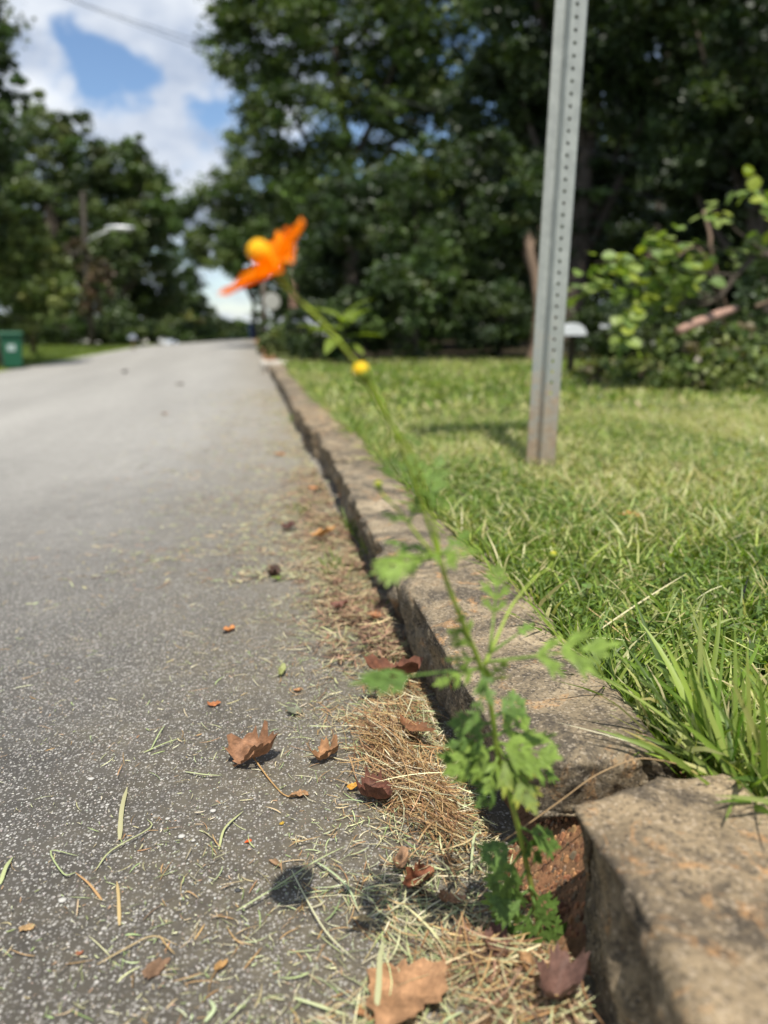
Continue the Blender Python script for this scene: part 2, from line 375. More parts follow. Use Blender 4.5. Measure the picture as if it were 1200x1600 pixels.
# ------------------------------------------------------------------ kerb stones
def stone(name, label, corners, res, amp, seed, parent=None):
    """corners: 8 points (x0y0z0, x1y0z0, x1y1z0, x0y1z0, then the top four)"""
    nx, ny, nz_ = res; c = np.asarray(corners, float); Vs = []; idm = {}; Fs = []
    def vid(i, j, k):
        key = (i, j, k)
        if key not in idm: idm[key] = len(Vs); Vs.append((i / nx, j / ny, k / nz_))
        return idm[key]
    for i in range(nx):
        for j in range(ny):
            Fs.append((vid(i, j, 0), vid(i, j + 1, 0), vid(i + 1, j + 1, 0), vid(i + 1, j, 0)))
            Fs.append((vid(i, j, nz_), vid(i + 1, j, nz_), vid(i + 1, j + 1, nz_), vid(i, j + 1, nz_)))
    for i in range(nx):
        for k in range(nz_):
            Fs.append((vid(i, 0, k), vid(i + 1, 0, k), vid(i + 1, 0, k + 1), vid(i, 0, k + 1)))
            Fs.append((vid(i, ny, k), vid(i, ny, k + 1), vid(i + 1, ny, k + 1), vid(i + 1, ny, k)))
    for j in range(ny):
        for k in range(nz_):
            Fs.append((vid(0, j, k), vid(0, j, k + 1), vid(0, j + 1, k + 1), vid(0, j + 1, k)))
            Fs.append((vid(nx, j, k), vid(nx, j + 1, k), vid(nx, j + 1, k + 1), vid(nx, j, k + 1)))
    q = np.array(Vs); u, v, w = q.T
    Lx = np.linalg.norm(c[1] - c[0]); Ly = np.linalg.norm(c[3] - c[0]); Lz = np.linalg.norm(c[4] - c[0])
    # round the edges slightly: pull edge vertices in
    r = .011
    du = np.minimum(u, 1 - u) * Lx; dv = np.minimum(v, 1 - v) * Ly; dw = np.minimum(w, 1 - w) * Lz
    def tri(a): return (1 - np.clip(a / r, 0, 1)) ** 2
    pin = .5 * r * (tri(du) * tri(dv) + tri(dv) * tri(dw) + tri(du) * tri(dw))
    P = ((1 - u) * (1 - v) * (1 - w))[:, None] * c[0] + (u * (1 - v) * (1 - w))[:, None] * c[1] + (u * v * (1 - w))[:, None] * c[2] + ((1 - u) * v * (1 - w))[:, None] * c[3] \
        + ((1 - u) * (1 - v) * w)[:, None] * c[4] + (u * (1 - v) * w)[:, None] * c[5] + (u * v * w)[:, None] * c[6] + ((1 - u) * v * w)[:, None] * c[7]
    ctr = P.mean(0); nrm = np.zeros_like(P)
    nrm[:, 0] = (u > .999) * 1. - (u < .001); nrm[:, 1] = (v > .999) * 1. - (v < .001); nrm[:, 2] = (w > .999) * 1. - (w < .001); nrm = unit(nrm)
    s = seed * 7.7
    n1 = fbm(P * 7 + s, 3) - .5; n2 = fbm(P * 22 + s + 5, 4) - .5; n3 = fbm(P * np.array([70, 55, 40]) + s, 4) - .5
    crag = np.abs(fbm(P * np.array([16, 11, 8]) + s + 9, 3) - .5)
    face = np.maximum(np.abs(nrm[:, 0]), np.abs(nrm[:, 1]))                 # rough split faces, flatter top
    disp = amp * (n1 * 1.0 + n2 * .7 * (.35 + face) + n3 * .42 * (.45 + face) - crag * 1.0 * face)
    flute = fbm(np.stack([P[:, 1] * 62 + P[:, 2] * 9, P[:, 2] * 13, P[:, 0] * 50 + s], -1), 3) - .5
    disp = disp + amp * .75 * flute * face * (Lx > .1)
    P = P + nrm * (disp - pin)[:, None] * 1.0
    edge = (nrm[:, 2] > .1) | ((dw < .03) & (w > .5))
    chipn = fbm(np.stack([P[:, 1] * 17, P[:, 0] * 6, P[:, 1] * 0 + s], -1), 3)
    hol = fbm(np.stack([P[:, 1] * 9, P[:, 2] * 9, P[:, 0] * 0 + s], -1), 3)
    P[:, 0] += np.where(u < .3, np.sin(np.pi * np.clip(w * 1.02, 0, 1)) ** .7 * smooth(.35, .6, hol) * .016 * (1 - u / .3), 0)
    P[:, 0] += np.where(u < .001, (chipn - .45) * amp * 1.3 * smooth(.4, 1, w), 0)
    P -= ctr; me = mesh(name, P, np.array(Fs), smooth_=True, mat=MAT['stone'])
    o = obj(name, me, loc=tuple(ctr)); tag(o, label, 'kerb stone', 'granite stones of the kerb'); return o
def box_corners(y0, y1, xl0, xl1, xr0, xr1, zt0, zt1, under=.016, zb=-.05, z2=None):
    return [(xl0 + under, y0, zb), (xr0, y0, zb), (xr1, y1, zb), (xl1 + under, y1, zb),
            (xl0, y0, zt0), (xr0, y0 + (z2 or 0), zt0 + .004), (xr1, y1, zt1 + .004), (xl1, y1, zt1)]
A = [(.222, .13, -.05), (.44, .10, -.05), (.42, .525, -.05), (.238, .500, -.05), (.222, .13, .137), (.44, .10, .145), (.388, .530, .130), (.235, .508, .134)]
stone('kerb_stone', 'rusty brown stone nearest the camera, angular block by the flower stem', A, (44, 80, 34), .020, 1)
B = [(.238, .590, .058), (.385, .562, .066), (.395, 1.22, -.05), (.240, 1.205, -.05), (.214, .592, .124), (.362, .562, .126), (.398, 1.215, .128), (.219, 1.185, .120)]
stone('kerb_stone', 'long flat stone directly behind the flower stem, dark split face', B, (50, 150, 36), .015, 2)
stone('kerb_stone', 'pale buff stone behind the small side bud, third from the camera', box_corners(1.225, 2.24, .212, .226, .375, .39, .117, .122, .024), (26, 120, 18), .032, 3)
stone('kerb_stone', 'greyish stone with a broken notch in its face, level with the post', box_corners(2.27, 2.93, .232, .240, .375, .385, .116, .120, .02), (16, 60, 12), .038, 4)
stone('kerb_stone', 'dark purplish kerb stone just beyond the level of the post', box_corners(2.96, 3.93, .222, .215, .38, .38, .118, .114, .02), (14, 60, 10), .038, 5)
labs = ['kerb stone sixth in line beyond the metal post', 'low kerb stone well beyond the post, seventh in line', 'small blurred kerb stone eighth in line along the lawn', 'kerb stone last but one before the shrubs', 'farthest kerb stone where the kerb meets the shrubs']
yy = 3.96
for i, lb in enumerate(labs):
    L = [1.0, .85, 1.05, .8, .75][i]
    stone('kerb_stone', lb, box_corners(yy, yy + L, .218 + .01 * (i % 2), .222, .37, .38, .108, .106, .018), (10, 36, 8), .032, 6 + i); yy += L + .03
pl = stone('rock', 'pale rounded rock at the far end of the kerb', box_corners(8.75, 9.0, .14, .17, .42, .40, .13, .12, -.02), (12, 12, 8), .05, 20); pl['category'] = 'rock'; del pl['group']
pm = M('pale_rock', .9, .2); pm.color(pm.ramp(pm.noise(pm.coord('Object'), 14, 5), [(.3, (.30, .27, .22)), (.7, (.5, .46, .40))])); pl.data.materials.clear(); pl.data.materials.append(pm.m)

# ------------------------------------------------------------------ trees and shrubs
def crown_mesh(name, blobs, nleaf, size, cols, clump=.28, nclump=60, flat=.6, droop=0.0, outer=.55):
    """blobs: (centre xyz, radii xyz). Leaves in clumps near the outside of each blob."""
    vol = np.array([b[1][0] * b[1][1] + b[1][1] * b[1][2] + b[1][0] * b[1][2] for b in blobs], float); vol /= vol.sum()
    Ps, Cl = [], []
    for (c, r), w in zip(blobs, vol):
        c = np.array(tuple(c), float); r = np.array(r, float); nc = max(5, int(nclump * w * len(blobs) ** .5)); nl = int(nleaf * w)
        d = unit(rng.normal(size=(nc, 3))); q = d * (outer + (1 - outer) * rng.random((nc, 1)) ** .7)
        cc = c + q * r; k = rng.integers(0, nc, nl); rc = clump * r.mean() * (.5 + rng.random(nc) * .9)
        p = cc[k] + rng.normal(size=(nl, 3)) * (rc[k] * .5)[:, None] * np.array([1, 1, .62])
        Ps.append(p); cs = pick(cols, nc, .22); Cl.append(cs[k] * (1 + rng.normal(0, .16, (nl, 1))))
    P = np.vstack(Ps); Cc = np.clip(np.vstack(Cl), .004, 1); n = len(P)
    a = unit(rng.normal(size=(n, 3)) * np.array([1, 1, flat])); b = unit(np.cross(a, unit(rng.normal(size=(n, 3)) * np.array([1, 1, .4]) + np.array([0, 0, .8]))))
    s = size * (.6 + rng.random(n) * .8)
    V = np.stack([P - a * s[:, None] * .5, P + b * s[:, None] * .34, P + a * s[:, None] * .5, P - b * s[:, None] * .34], 1).reshape(-1, 3)
    F = np.arange(n * 4).reshape(-1, 4)
    return mesh(name, V, F, np.repeat(Cc, 4, 0), mat=MAT['crown']), P
def tree(name, label, cat, base, blobs, nleaf, size, cols, trunk_r, mat='bark', group=None, nclump=60, lean=(0, 0), limbs=7, **kw):
    """base point on the ground; blobs are given in world coordinates"""
    base = Vector(base); t = thing(name, label, cat, base, group)
    bl = [(Vector(c) - base, r) for c, r in blobs]
    me, P = crown_mesh('crown', bl, nleaf, size, cols, nclump=nclump, **kw); obj('crown', me, t)
    if trunk_r:
        cx = sum((Vector(b[0]) for b in bl), Vector()) / len(bl); h = max(.2, cx.z)
        top = Vector((cx.x * .8 + lean[0], cx.y * .8 + lean[1], h))
        pts = [Vector((0, 0, -.1)), Vector((top.x * .12 + rng.normal() * .02 * h, top.y * .12, h * .3)), Vector((top.x * .45, top.y * .45 + rng.normal() * .02 * h, h * .65)), top]
        cp = curve_pts(pts, 18); parts = [tube(cp, np.interp(np.linspace(0, 1, len(cp)), [0, .08, 1], [trunk_r * 1.35, trunk_r, trunk_r * .35]), 9)]
        ti = obj('trunk', mesh('trunk', *join(parts), smooth_=True, mat=MAT[mat]), t)
        lp = []
        for k in range(limbs):
            b0 = bl[k % len(bl)]; tgt = np.array(tuple(b0[0])) + unit(rng.normal(size=3)) * np.array(b0[1]) * .6
            s = cp[int(len(cp) * (.35 + .55 * rng.random()))]
            mid = (s + tgt) / 2 + np.array([0, 0, -.08 * h]) * rng.random()
            q = curve_pts([s, mid, tgt], 8); lp.append(tube(q, np.linspace(trunk_r * .38, trunk_r * .08, len(q)), 6))
        for k in range(len(lp)):
            obj('limb', mesh('limb', lp[k][0], lp[k][1], smooth_=True, mat=MAT[mat]), t)
    return t
DK = [(.034, .055, .019), (.045, .072, .023), (.068, .098, .030), (.028, .047, .019)]
MD = [(.048, .080, .022), (.075, .115, .030), (.10, .14, .040), (.055, .09, .026)]
LT = [(.15, .20, .06), (.16, .20, .055), (.10, .14, .04), (.19, .22, .07)]
YL = [(.13, .15, .03), (.17, .17, .04), (.09, .12, .03)]
def bl(px, py, t, rpx, rpy, depth=None):
    """a blob of crown centred on the view ray at distance t, with radii rpx, rpy photograph pixels at that distance"""
    c = at(px, py, t); k = t / FPX; return (c, (rpx * k, (depth if depth else (rpx * k) * .8), rpy * k))
def gpt(px, t):                         # ground point below a view direction at distance t
    p = at(px, 540, t); return Vector((p.x, p.y, gz(p.x, p.y)))

TREES = 'tall trees of the wood beyond the lawn'
# right-hand side: tall trees, canopy above the frame
tree('oak_tree', 'tall tree closest to the road on the right, crown arching towards the sky', 'tree', gpt(560, 19),
     [bl(430, 60, 17, 105, 90), bl(560, 20, 18, 130, 110), bl(450, 210, 17, 95, 75), bl(600, 170, 18, 110, 80), bl(690, 40, 17, 110, 110), bl(400, -90, 17, 120, 90), bl(620, -150, 18, 160, 90), bl(500, 310, 17.5, 110, 60), bl(360, 15, 16.5, 35, 25)],
     74000, .12, DK[2:3] + MD * 2, .22, group=TREES, nclump=270, clump=.26, outer=.42)
tree('oak_tree', 'smaller tree standing left of the pole above the road crest, paler crown', 'tree', gpt(400, 34),
     [bl(350, 350, 32, 74, 60), bl(400, 300, 31, 70, 66), bl(430, 400, 31, 66, 55), bl(375, 395, 30, 60, 36), bl(330, 385, 32, 46, 36), bl(445, 450, 31, 45, 40)], 40000, .15, DK[2:3] + MD, .11, group=TREES, nclump=90)
tree('oak_tree', 'dense dark tree behind the orange flower, filling the middle of the wood', 'tree', gpt(640, 14),
     [bl(560, 400, 13, 110, 90), bl(680, 330, 13, 120, 100), bl(790, 200, 14, 110, 120), bl(700, 460, 12, 110, 70), bl(570, 330, 14, 90, 60)],
     60000, .10, DK, .2, group=TREES, nclump=200, clump=.22)
tree('oak_tree', 'dark tree immediately behind the metal post, crown running off the top', 'tree', gpt(880, 13),
     [bl(860, 60, 12.5, 130, 130), bl(960, 200, 13, 130, 110), bl(860, 330, 13, 100, 100), bl(960, 380, 14, 110, 90), bl(900, -110, 12, 170, 100), bl(1080, 60, 12, 130, 110)],
     60000, .10, DK, .25, group=TREES, nclump=210, clump=.22)
tree('oak_tree', 'black-green tree at the right edge behind the leafy branch', 'tree', gpt(1180, 11),
     [bl(1130, 250, 11, 120, 120), bl(1220, 100, 10, 130, 130), bl(1100, -40, 10.5, 150, 90), bl(1230, 330, 11, 120, 120), bl(1130, 400, 11.5, 100, 80)],
     50000, .09, DK, .22, group=TREES, nclump=180, clump=.22)
for (px, t, lb) in [(700, 22, 'tree deep in the wood behind the gaps of sky'), (1010, 21, 'tree deep in the wood right of the metal post'), (1260, 19, 'tree deep in the wood beyond the right edge')]:
    tree('oak_tree', lb, 'tree', gpt(px, t), [bl(px - 60, 450, t, 170, 90), bl(px + 60, 350, t, 150, 110), bl(px + 90, 170, t, 130, 90) if px > 800 else bl(px + 60, 300, t, 90, 60), bl(px + 60, -40, t, 170, 110) if px > 800 else bl(px, 420, t, 120, 60)], 22000, .15, DK, .25, group=TREES, nclump=110)
for (px, t, lb, bb) in [(600, 26, 'tree at the back of the wood behind the tall shrub', [(600, 420, 150, 100), (520, 330, 90, 90), (690, 380, 110, 90), (480, 440, 70, 70)]),
                       (820, 25, 'tree at the back of the wood behind the metal post', [(820, 400, 150, 110), (860, 260, 130, 110), (880, 80, 130, 120), (800, 480, 120, 60)]),
                       (1000, 27, 'tree at the back of the wood, first right of the post', [(1000, 420, 150, 110), (1010, 260, 140, 120), (1010, 70, 150, 130)]),
                       (1180, 25, 'tree at the back of the wood near the right edge', [(1180, 420, 150, 110), (1180, 260, 140, 120), (1190, 70, 150, 130)]),
                       (1350, 24, 'tree at the back of the wood past the right edge', [(1340, 420, 150, 110), (1330, 200, 150, 130)])]:
    tree('oak_tree', lb, 'tree', gpt(px, t), [bl(x, y, t, rx, ry) for x, y, rx, ry in bb], 24000, .20, DK, .25, group=TREES, nclump=130, clump=.34, outer=.3)
# undergrowth along the edge of the wood
UND = 'shrubs along the edge of the wood'
tree('shrub', 'dark shrub at the wood edge below the flower bud', 'shrub', gpt(520, 9.2), [bl(500, 520, 9, 60, 48), bl(560, 500, 9.3, 50, 50)], 9000, .06, DK + MD[:1], .02, group=UND, nclump=60, limbs=4)
tree('shrub', 'tall leafy shrub in the middle of the wood edge, lit leaf tips', 'shrub', gpt(650, 9.2), [bl(640, 480, 9.2, 75, 85), bl(700, 430, 9.6, 70, 80), bl(640, 330, 9.8, 55, 70)], 15000, .065, DK + MD, .03, group=UND, nclump=90, limbs=4)
tree('shrub', 'dark shrub just left of the metal post at the wood edge', 'shrub', gpt(780, 9.2), [bl(770, 500, 9.2, 70, 60), bl(800, 420, 9.8, 50, 60)], 10000, .06, DK, .03, group=UND, nclump=60, limbs=4)
tree('shrub', 'dark shrub right of the metal post, behind the leafy branch', 'shrub', gpt(960, 8.6), [bl(950, 520, 8.5, 80, 40), bl(1040, 480, 8.8, 70, 60)], 9000, .06, DK, .03, group=UND, nclump=50, limbs=4)
tree('bush', 'low mixed bush with grey-green leaves under the leafy branch', 'bush', gpt(1060, 5.0),
     [bl(1060, 575, 4.9, 100, 38, .35), bl(1160, 585, 4.7, 80, 45, .35), bl(960, 585, 5.4, 60, 22, .3), bl(1120, 535, 5.0, 70, 28, .3)], 7000, .045, MD + LT + [(.16, .13, .08)], .01, nclump=110, limbs=5, clump=.3)
tree('bush', 'shadowy bush at the right edge beside the pink-brown log', 'bush', gpt(1230, 5.2), [bl(1210, 500, 5.4, 60, 60, .4), bl(1230, 420, 5.6, 60, 60, .4)], 4500, .05, DK + MD, .015, nclump=70, limbs=4)
# roadside shrubs near the far end of the kerb
tree('bush', 'yellow-green roadside weeds at the far end of the kerb', 'bush', gpt(430, 10.5), [bl(425, 540, 10.5, 22, 20), bl(450, 520, 11, 24, 22)], 3500, .05, LT + YL, .01, nclump=30, limbs=3)
tree('bush', 'dark bush around the foot of the brown pole', 'bush', gpt(465, 12.5), [bl(470, 530, 12.3, 38, 26), bl(425, 515, 14, 22, 18)], 4500, .06, DK + MD, .01, nclump=40, limbs=3)

# left-hand side
LTREES = 'trees on the far side of the road'
HZ = [(.095, .125, .050), (.12, .155, .062), (.075, .105, .045), (.15, .18, .075)]  # leaf greens paled by aerial haze painted into the colour
tree('oak_tree', 'dark tree cut off by the left edge of the picture', 'tree', gpt(-60, 15), [bl(-25, 130, 14, 62, 62), bl(-60, 230, 14, 90, 70), bl(-40, 60, 14, 60, 50), bl(-90, 320, 14, 90, 70), bl(-90, 0, 14, 110, 110), bl(-30, 290, 14.5, 45, 60)], 22000, .12, DK + MD[:2], .2, group=LTREES, nclump=110)
tree('crape_myrtle', 'rounded lighter green tree behind the green bin, short dark trunk', 'tree', on_ground(53, 553),
     [bl(45, 430, 15.5, 62, 60), bl(10, 390, 15.5, 55, 55), bl(75, 470, 15.3, 45, 36), bl(20, 480, 15.5, 60, 40), bl(35, 360, 15.8, 40, 36)], 24000, .10, LT, .09, group=LTREES, nclump=120, clump=.24)
tree('oak_tree', 'tall tree with pointed tops left of the street lamp', 'tree', gpt(90, 36), [bl(75, 230, 35, 45, 65), bl(120, 250, 35, 50, 65), bl(60, 330, 35, 70, 80), bl(115, 190, 35, 25, 28), bl(62, 180, 35, 16, 32), bl(10, 300, 36, 60, 80), bl(130, 350, 37, 60, 70), bl(60, 430, 37, 90, 60)], 36000, .20, MD + HZ, .35, group=LTREES, nclump=130)
tree('oak_tree', 'broad tree behind the street lamp and utility pole', 'tree', gpt(190, 38), [bl(185, 270, 37, 50, 55), bl(225, 320, 37, 48, 60), bl(160, 380, 36, 60, 70), bl(205, 230, 37, 20, 20), bl(250, 370, 38, 30, 55)], 30000, .20, MD + HZ, .35, group=LTREES, nclump=140)
tree('oak_tree', 'dark tree right of the street lamp, sloping down to the road', 'tree', gpt(240, 42), [bl(240, 430, 40, 45, 60), bl(270, 440, 42, 32, 50), bl(205, 450, 39, 40, 50), bl(235, 495, 41, 45, 30), bl(180, 440, 40, 45, 60)], 26000, .18, MD, .3, group=LTREES, nclump=80)
tree('oak_tree', 'small distant tree on the left shoulder of the crest', 'tree', gpt(305, 58), [bl(298, 470, 56, 32, 44), bl(325, 500, 58, 26, 26), bl(280, 500, 56, 30, 30)], 11000, .25, DK, .3, group=LTREES, nclump=50)
tree('shrub', 'olive-brown shrubs below the dark trees near the crest, left verge', 'shrub', gpt(270, 46), [bl(262, 500, 45, 35, 28), bl(300, 512, 47, 25, 16)], 6000, .18, YL + MD + [(.09, .07, .03)], .08, group=LTREES, nclump=50)
tree('shrub', 'green hedge-like shrub behind the left lawn at the pole foot', 'shrub', gpt(110, 33), [bl(105, 512, 32, 55, 24), bl(190, 512, 33, 55, 26), bl(20, 515, 31, 60, 28), bl(-60, 490, 31, 50, 30), bl(150, 480, 34, 50, 40)], 16000, .16, DK + MD, .06, group=LTREES, nclump=60)
hd = [bl(x, 519 + 3 * math.sin(x), 34, 30, 17, 1.0) for x in range(-60, 330, 34)]
tree('hedge', 'long dark hedge closing the lawn on the far side of the road', 'hedge', gpt(120, 34), hd, 20000, .15, DK + MD, 0, nclump=40, clump=.4, outer=.2)
tree('dead_vine', 'brown withered vine climbing around the utility pole', 'vine', gpt(140, 30.5), [bl(118, 400, 30, 20, 28), bl(158, 435, 30, 18, 34), bl(140, 470, 30, 16, 30)], 3000, .14, [(.10, .075, .05), (.13, .09, .055), (.08, .07, .045)], .05, nclump=40)
for (px, lb, r_) in [(345, 'far tree low over the left of the crest', 4.0), (372, 'far tree low in the middle of the road end', 3.0), (400, 'far tree low over the right of the crest', 4.6)]:
    g_ = gpt(px, 115); c_ = at(px, 516, 115)
    tree('oak_tree', lb, 'tree', g_, [(c_, (r_, r_, r_ * .55)), (c_ + Vector((r_ * .5, 0, -r_ * .5)), (r_, r_, r_ * .6)), (c_ + Vector((-r_ * .5, 0, -r_ * .6)), (r_, r_, r_ * .6))], 5000, .5, DK + MD, .3, group=LTREES, nclump=40)

tree('slender_tree', 'slim tree with a pale brown slanting trunk left of the metal post', 'tree', gpt(835, 8.9),
     [bl(800, 330, 9.1, 62, 62), bl(770, 250, 9.3, 50, 50), bl(840, 290, 9.2, 45, 50)], 9000, .07, DK, .085, mat='barkl', group=TREES, nclump=60, limbs=4)
# ------------------------------------------------------------------ leafy branch at the right
def round_leaf(n=10, fold=.12, k=0):
    th = np.linspace(0, 2 * np.pi, n, endpoint=False); x = .5 * np.cos(th) + .5; y = .46 * np.sin(th) * (1 - .35 * (np.cos(th) > .6) * 1.0)
    V = np.stack([x, y, fold * np.abs(y) * 1.2 - .10 * x * x], 1); V = np.vstack([V, [.5, 0, -.02]])
    F = np.stack([np.arange(n), (np.arange(n) + 1) % n, np.full(n, n)], 1); return V, F
leafm = []
for c in [(.17, .25, .05), (.23, .30, .07), (.13, .20, .05), (.27, .32, .04)]:
    V, F = round_leaf(); leafm.append(mesh('leaf', V, F, np.tile(c, (len(V), 1)), mat=MAT['grass']))
def orient(x, n):
    x = Vector(x).normalized(); n = Vector(n); y = n.cross(x).normalized(); z = x.cross(y); return Matrix((x, y, z)).transposed().to_4x4()
br = thing('leafy_branch', 'low grey branch with round bright yellow-green leaves right of the post', 'branch', gpt(1215, 4.9))
b = br.location
def branch(pts, r0, r1, par, mat='bark', nm='twig'):
    cp = curve_pts([Vector(p) - par.location for p in pts], 14)
    return obj(nm, mesh(nm, *tube(cp, np.linspace(r0, r1, len(cp)), 7), smooth_=True, mat=MAT[mat]), par), [Vector(c) + par.location for c in cp]
tws = []
_, q = branch([gpt(1215, 4.9), at(1235, 470, 4.9), at(1198, 395, 4.8), at(1150, 430, 4.8), at(1125, 465, 4.8), at(1090, 480, 4.8)], .028, .012, br, nm='bough')
for pts in [[(1150, 430), (1080, 425), (1000, 410), (930, 410)], [(1125, 465), (1060, 450), (1000, 440), (905, 450)], [(1125, 462), (1040, 480), (985, 500), (970, 520)],
            [(1180, 400), (1130, 390), (1060, 380), (1030, 370)], [(1198, 395), (1150, 360), (1120, 330), (1105, 345)], [(1060, 450), (1020, 400), (1010, 365)], [(1235, 470), (1200, 350), (1190, 300), (1165, 290)]]:
    _, q = branch([at(x, y, 4.75 + random.uniform(-.15, .15)) for x, y in pts], .008, .003, br); tws.append(q)
lv = 0
for q, cnt in zip(tws, (66, 70, 40, 34, 8, 12, 22)):
    for k in range(cnt):
        f = .25 + .75 * random.random(); c = q[min(len(q) - 1, int(f * len(q)))]
        p = c + Vector((random.gauss(0, .035), random.gauss(0, .06), random.gauss(-.01, .045))); s = random.uniform(.06, .10)
        o = obj('leaf', random.choice(leafm), br); x = Vector((random.gauss(0, 1), random.gauss(-.3, 1), random.gauss(-.3, .4)))
        o.matrix_local = Matrix.Translation(p - br.location) @ orient(x, (random.gauss(0, .35), random.gauss(-.45, .3), 1)) @ Matrix.Scale(s, 4)
lg = thing('log', 'pink-brown broken piece of branch poking out below the leafy branch', 'log', at(1095, 504, 4.7))
cp = np.array([tuple(at(x, y, t) - lg.location) for x, y, t in [(1060, 518, 4.65), (1080, 508, 4.7), (1100, 500, 4.72), (1126, 490, 4.8), (1150, 482, 4.95)]])
obj('broken_limb', mesh('broken_limb', *tube(cp, [.028, .03, .03, .029, .02], 9), smooth_=True, mat=simple('pink_wood', (.34, .21, .16), .8, .2, var=.2, scale=25)), lg)
for pts, lb in [([(1010, 400, 5.6), (1050, 405, 5.5), (1100, 398, 5.5)], 'thin bare grey twig behind the leafy branch'), ([(1100, 330, 5.6), (1110, 370, 5.5), (1115, 410, 5.5)], 'upright bare twig above the leafy branch'), ([(1180, 480, 5.2), (1200, 472, 5.2), (1240, 465, 5.2)], 'tan bare stick at the right edge below the bough')]:
    pts = [at(*p) for p in pts] + [at(pts[-1][0] + 50, 590, pts[-1][2] + .3)]
    t = thing('bare_twig', lb, 'twig', pts[0]); branch(pts, .014, .010, t, 'barkl')

# yellow-green plant with a star of long leaves, behind the flower stem
def long_leaf(L, W, droop, col, n=7, mat='grass', name='leaf', fold=.25):
    t = np.linspace(0, 1, n); w = W * np.sin(np.pi * np.clip(t * .93 + .05, 0, 1)) ** .8 * .5; z = -droop * L * t ** 2
    V = np.vstack([np.stack([t * L, -w, z + fold * w], 1), np.stack([t * L, 0 * w, z], 1), np.stack([t * L, w, z + fold * w], 1)])
    i = np.arange(n - 1); F = np.vstack([np.stack([i, i + 1, n + i + 1, n + i], 1), np.stack([n + i, n + i + 1, 2 * n + i + 1, 2 * n + i], 1)])
    return mesh(name, V, F, np.tile(col, (len(V), 1)), smooth_=True, mat=MAT[mat])
pk = thing('pokeweed', 'yellow-green plant with a star of long leaves behind the flower stem', 'plant', gpt(540, 8.4))
branch([pk.location, at(538, 540, 8.4), at(535, 488, 8.4)], .012, .006, pk, 'bark', 'stem')
top = at(535, 494, 8.4) - pk.location
ll = long_leaf(.50, .16, .25, (.17, .23, .03))
for k in range(11):
    a = k * 2.4; o = obj('leaf', ll, pk); el = [.9, .5, .25, .7, .1, 1.1, .4, -.1, .3, .65, .0][k]
    o.matrix_local = Matrix.Translation(top + Vector((0, 0, -.03 * k))) @ orient((math.cos(a), math.sin(a), el), (0, 0, 1)) @ Matrix.Scale(random.uniform(.75, 1.1), 4)

# ------------------------------------------------------------------ street furniture
def lathe(prof, n=16):
    prof = np.asarray(prof, float); th = np.linspace(0, 2 * np.pi, n, endpoint=False)
    V = np.stack([prof[:, 0][:, None] * np.cos(th), prof[:, 0][:, None] * np.sin(th), np.repeat(prof[:, 1][:, None], n, 1)], -1).reshape(-1, 3)
    i = np.arange(len(prof) - 1)[:, None] * n; j = np.arange(n)[None]; k = (j + 1) % n
    return V, [np.stack([i + j, i + k, i + n + k, i + n + j], -1).reshape(-1, 4)]
def boxm(x0, x1, y0, y1, z0, z1, taper=0.0):
    a = taper; V = [(x0 + a, y0 + a, z0), (x1 - a, y0 + a, z0), (x1 - a, y1 - a, z0), (x0 + a, y1 - a, z0), (x0, y0, z1), (x1, y0, z1), (x1, y1, z1), (x0, y1, z1)]
    return np.array(V, float), [np.array([(0, 3, 2, 1), (4, 5, 6, 7), (0, 1, 5, 4), (1, 2, 6, 5), (2, 3, 7, 6), (3, 0, 4, 7)])]
def bevel(o, w=.006, s=2):
    m = o.modifiers.new('bevel', 'BEVEL'); m.width = w; m.segments = s; m.limit_method = 'ANGLE'; return o

# sign post: U-channel of galvanised steel, perforated
def galv():
    m = M('galvanised_steel', .55, .5); o = m.coord('Object'); n = m.noise(o, 30, 6, .65); st = m.noise(m.coord('Object', (1, 1, .08)), 60, 4)
    c = m.mix(m.ramp(n, [(.35, 0.0), (.7, 1.0)]), (.30, .315, .29), (.41, .425, .39)); c = m.mix(m.ramp(st, [(.45, 0.0), (.75, .5)]), c, (.24, .25, .24))
    sep = m.add('ShaderNodeSeparateXYZ'); m.link(m.add('ShaderNodeTexCoord').outputs['Object'], sep.inputs[0])
    rz = m.math('ADD', m.math('MULTIPLY', sep.outputs[2], -1.6), m.math('MULTIPLY', n, 1.6))
    c = m.mix(m.ramp(rz, [(.25, 0.0), (.75, .75)]), c, m.ramp(m.noise(o, 80, 4), [(.3, (.26, .15, .08)), (.7, (.42, .30, .19))]))
    m.color(c); m.b.inputs['Metallic'].default_value = .25; m.bump(n, .15, .002); return m.m
pb = at_z(844, 733, LAWN_Z); post = thing('sign_post', 'galvanised perforated U-channel steel post leaning in the lawn', 'post', pb)
d = ray(893, 0); ptop = at(893, 0, (pb.y + .0) / d.y); ax = (ptop - pb).normalized(); LP = 2.35
PITCH_H = .0285; nh = int(1.62 / PITCH_H); z0 = .20
PV, PF = [], []
def addq(a, b_, c, d_): i = len(PV); PV.extend([a, b_, c, d_]); PF.append((i, i + 1, i + 2, i + 3))
prof = [(-.040, .000), (-.036, .003), (-.014, .002), (-.003, -.027), (.035, -.020), (.041, .006)]
for k in (0, 1, 2, 4):
    (u0, v0), (u1, v1) = prof[k], prof[k + 1]; addq((u0, v0, -.15), (u1, v1, -.15), (u1, v1, LP), (u0, v0, LP))
(u0, v0), (u1, v1) = prof[3], prof[4]
def webp(u, z): f = (u - u0) / (u1 - u0); return (u, v0 + (v1 - v0) * f, z)
hu = .0115; hr = .0044
addq(webp(u0, -.15), webp(u1, -.15), webp(u1, z0), webp(u0, z0)); 
ring = [(hu + hr * math.cos(a), hr * 1.05 * math.sin(a)) for a in [math.pi * (.25 + .25 * i) for i in range(8)]]
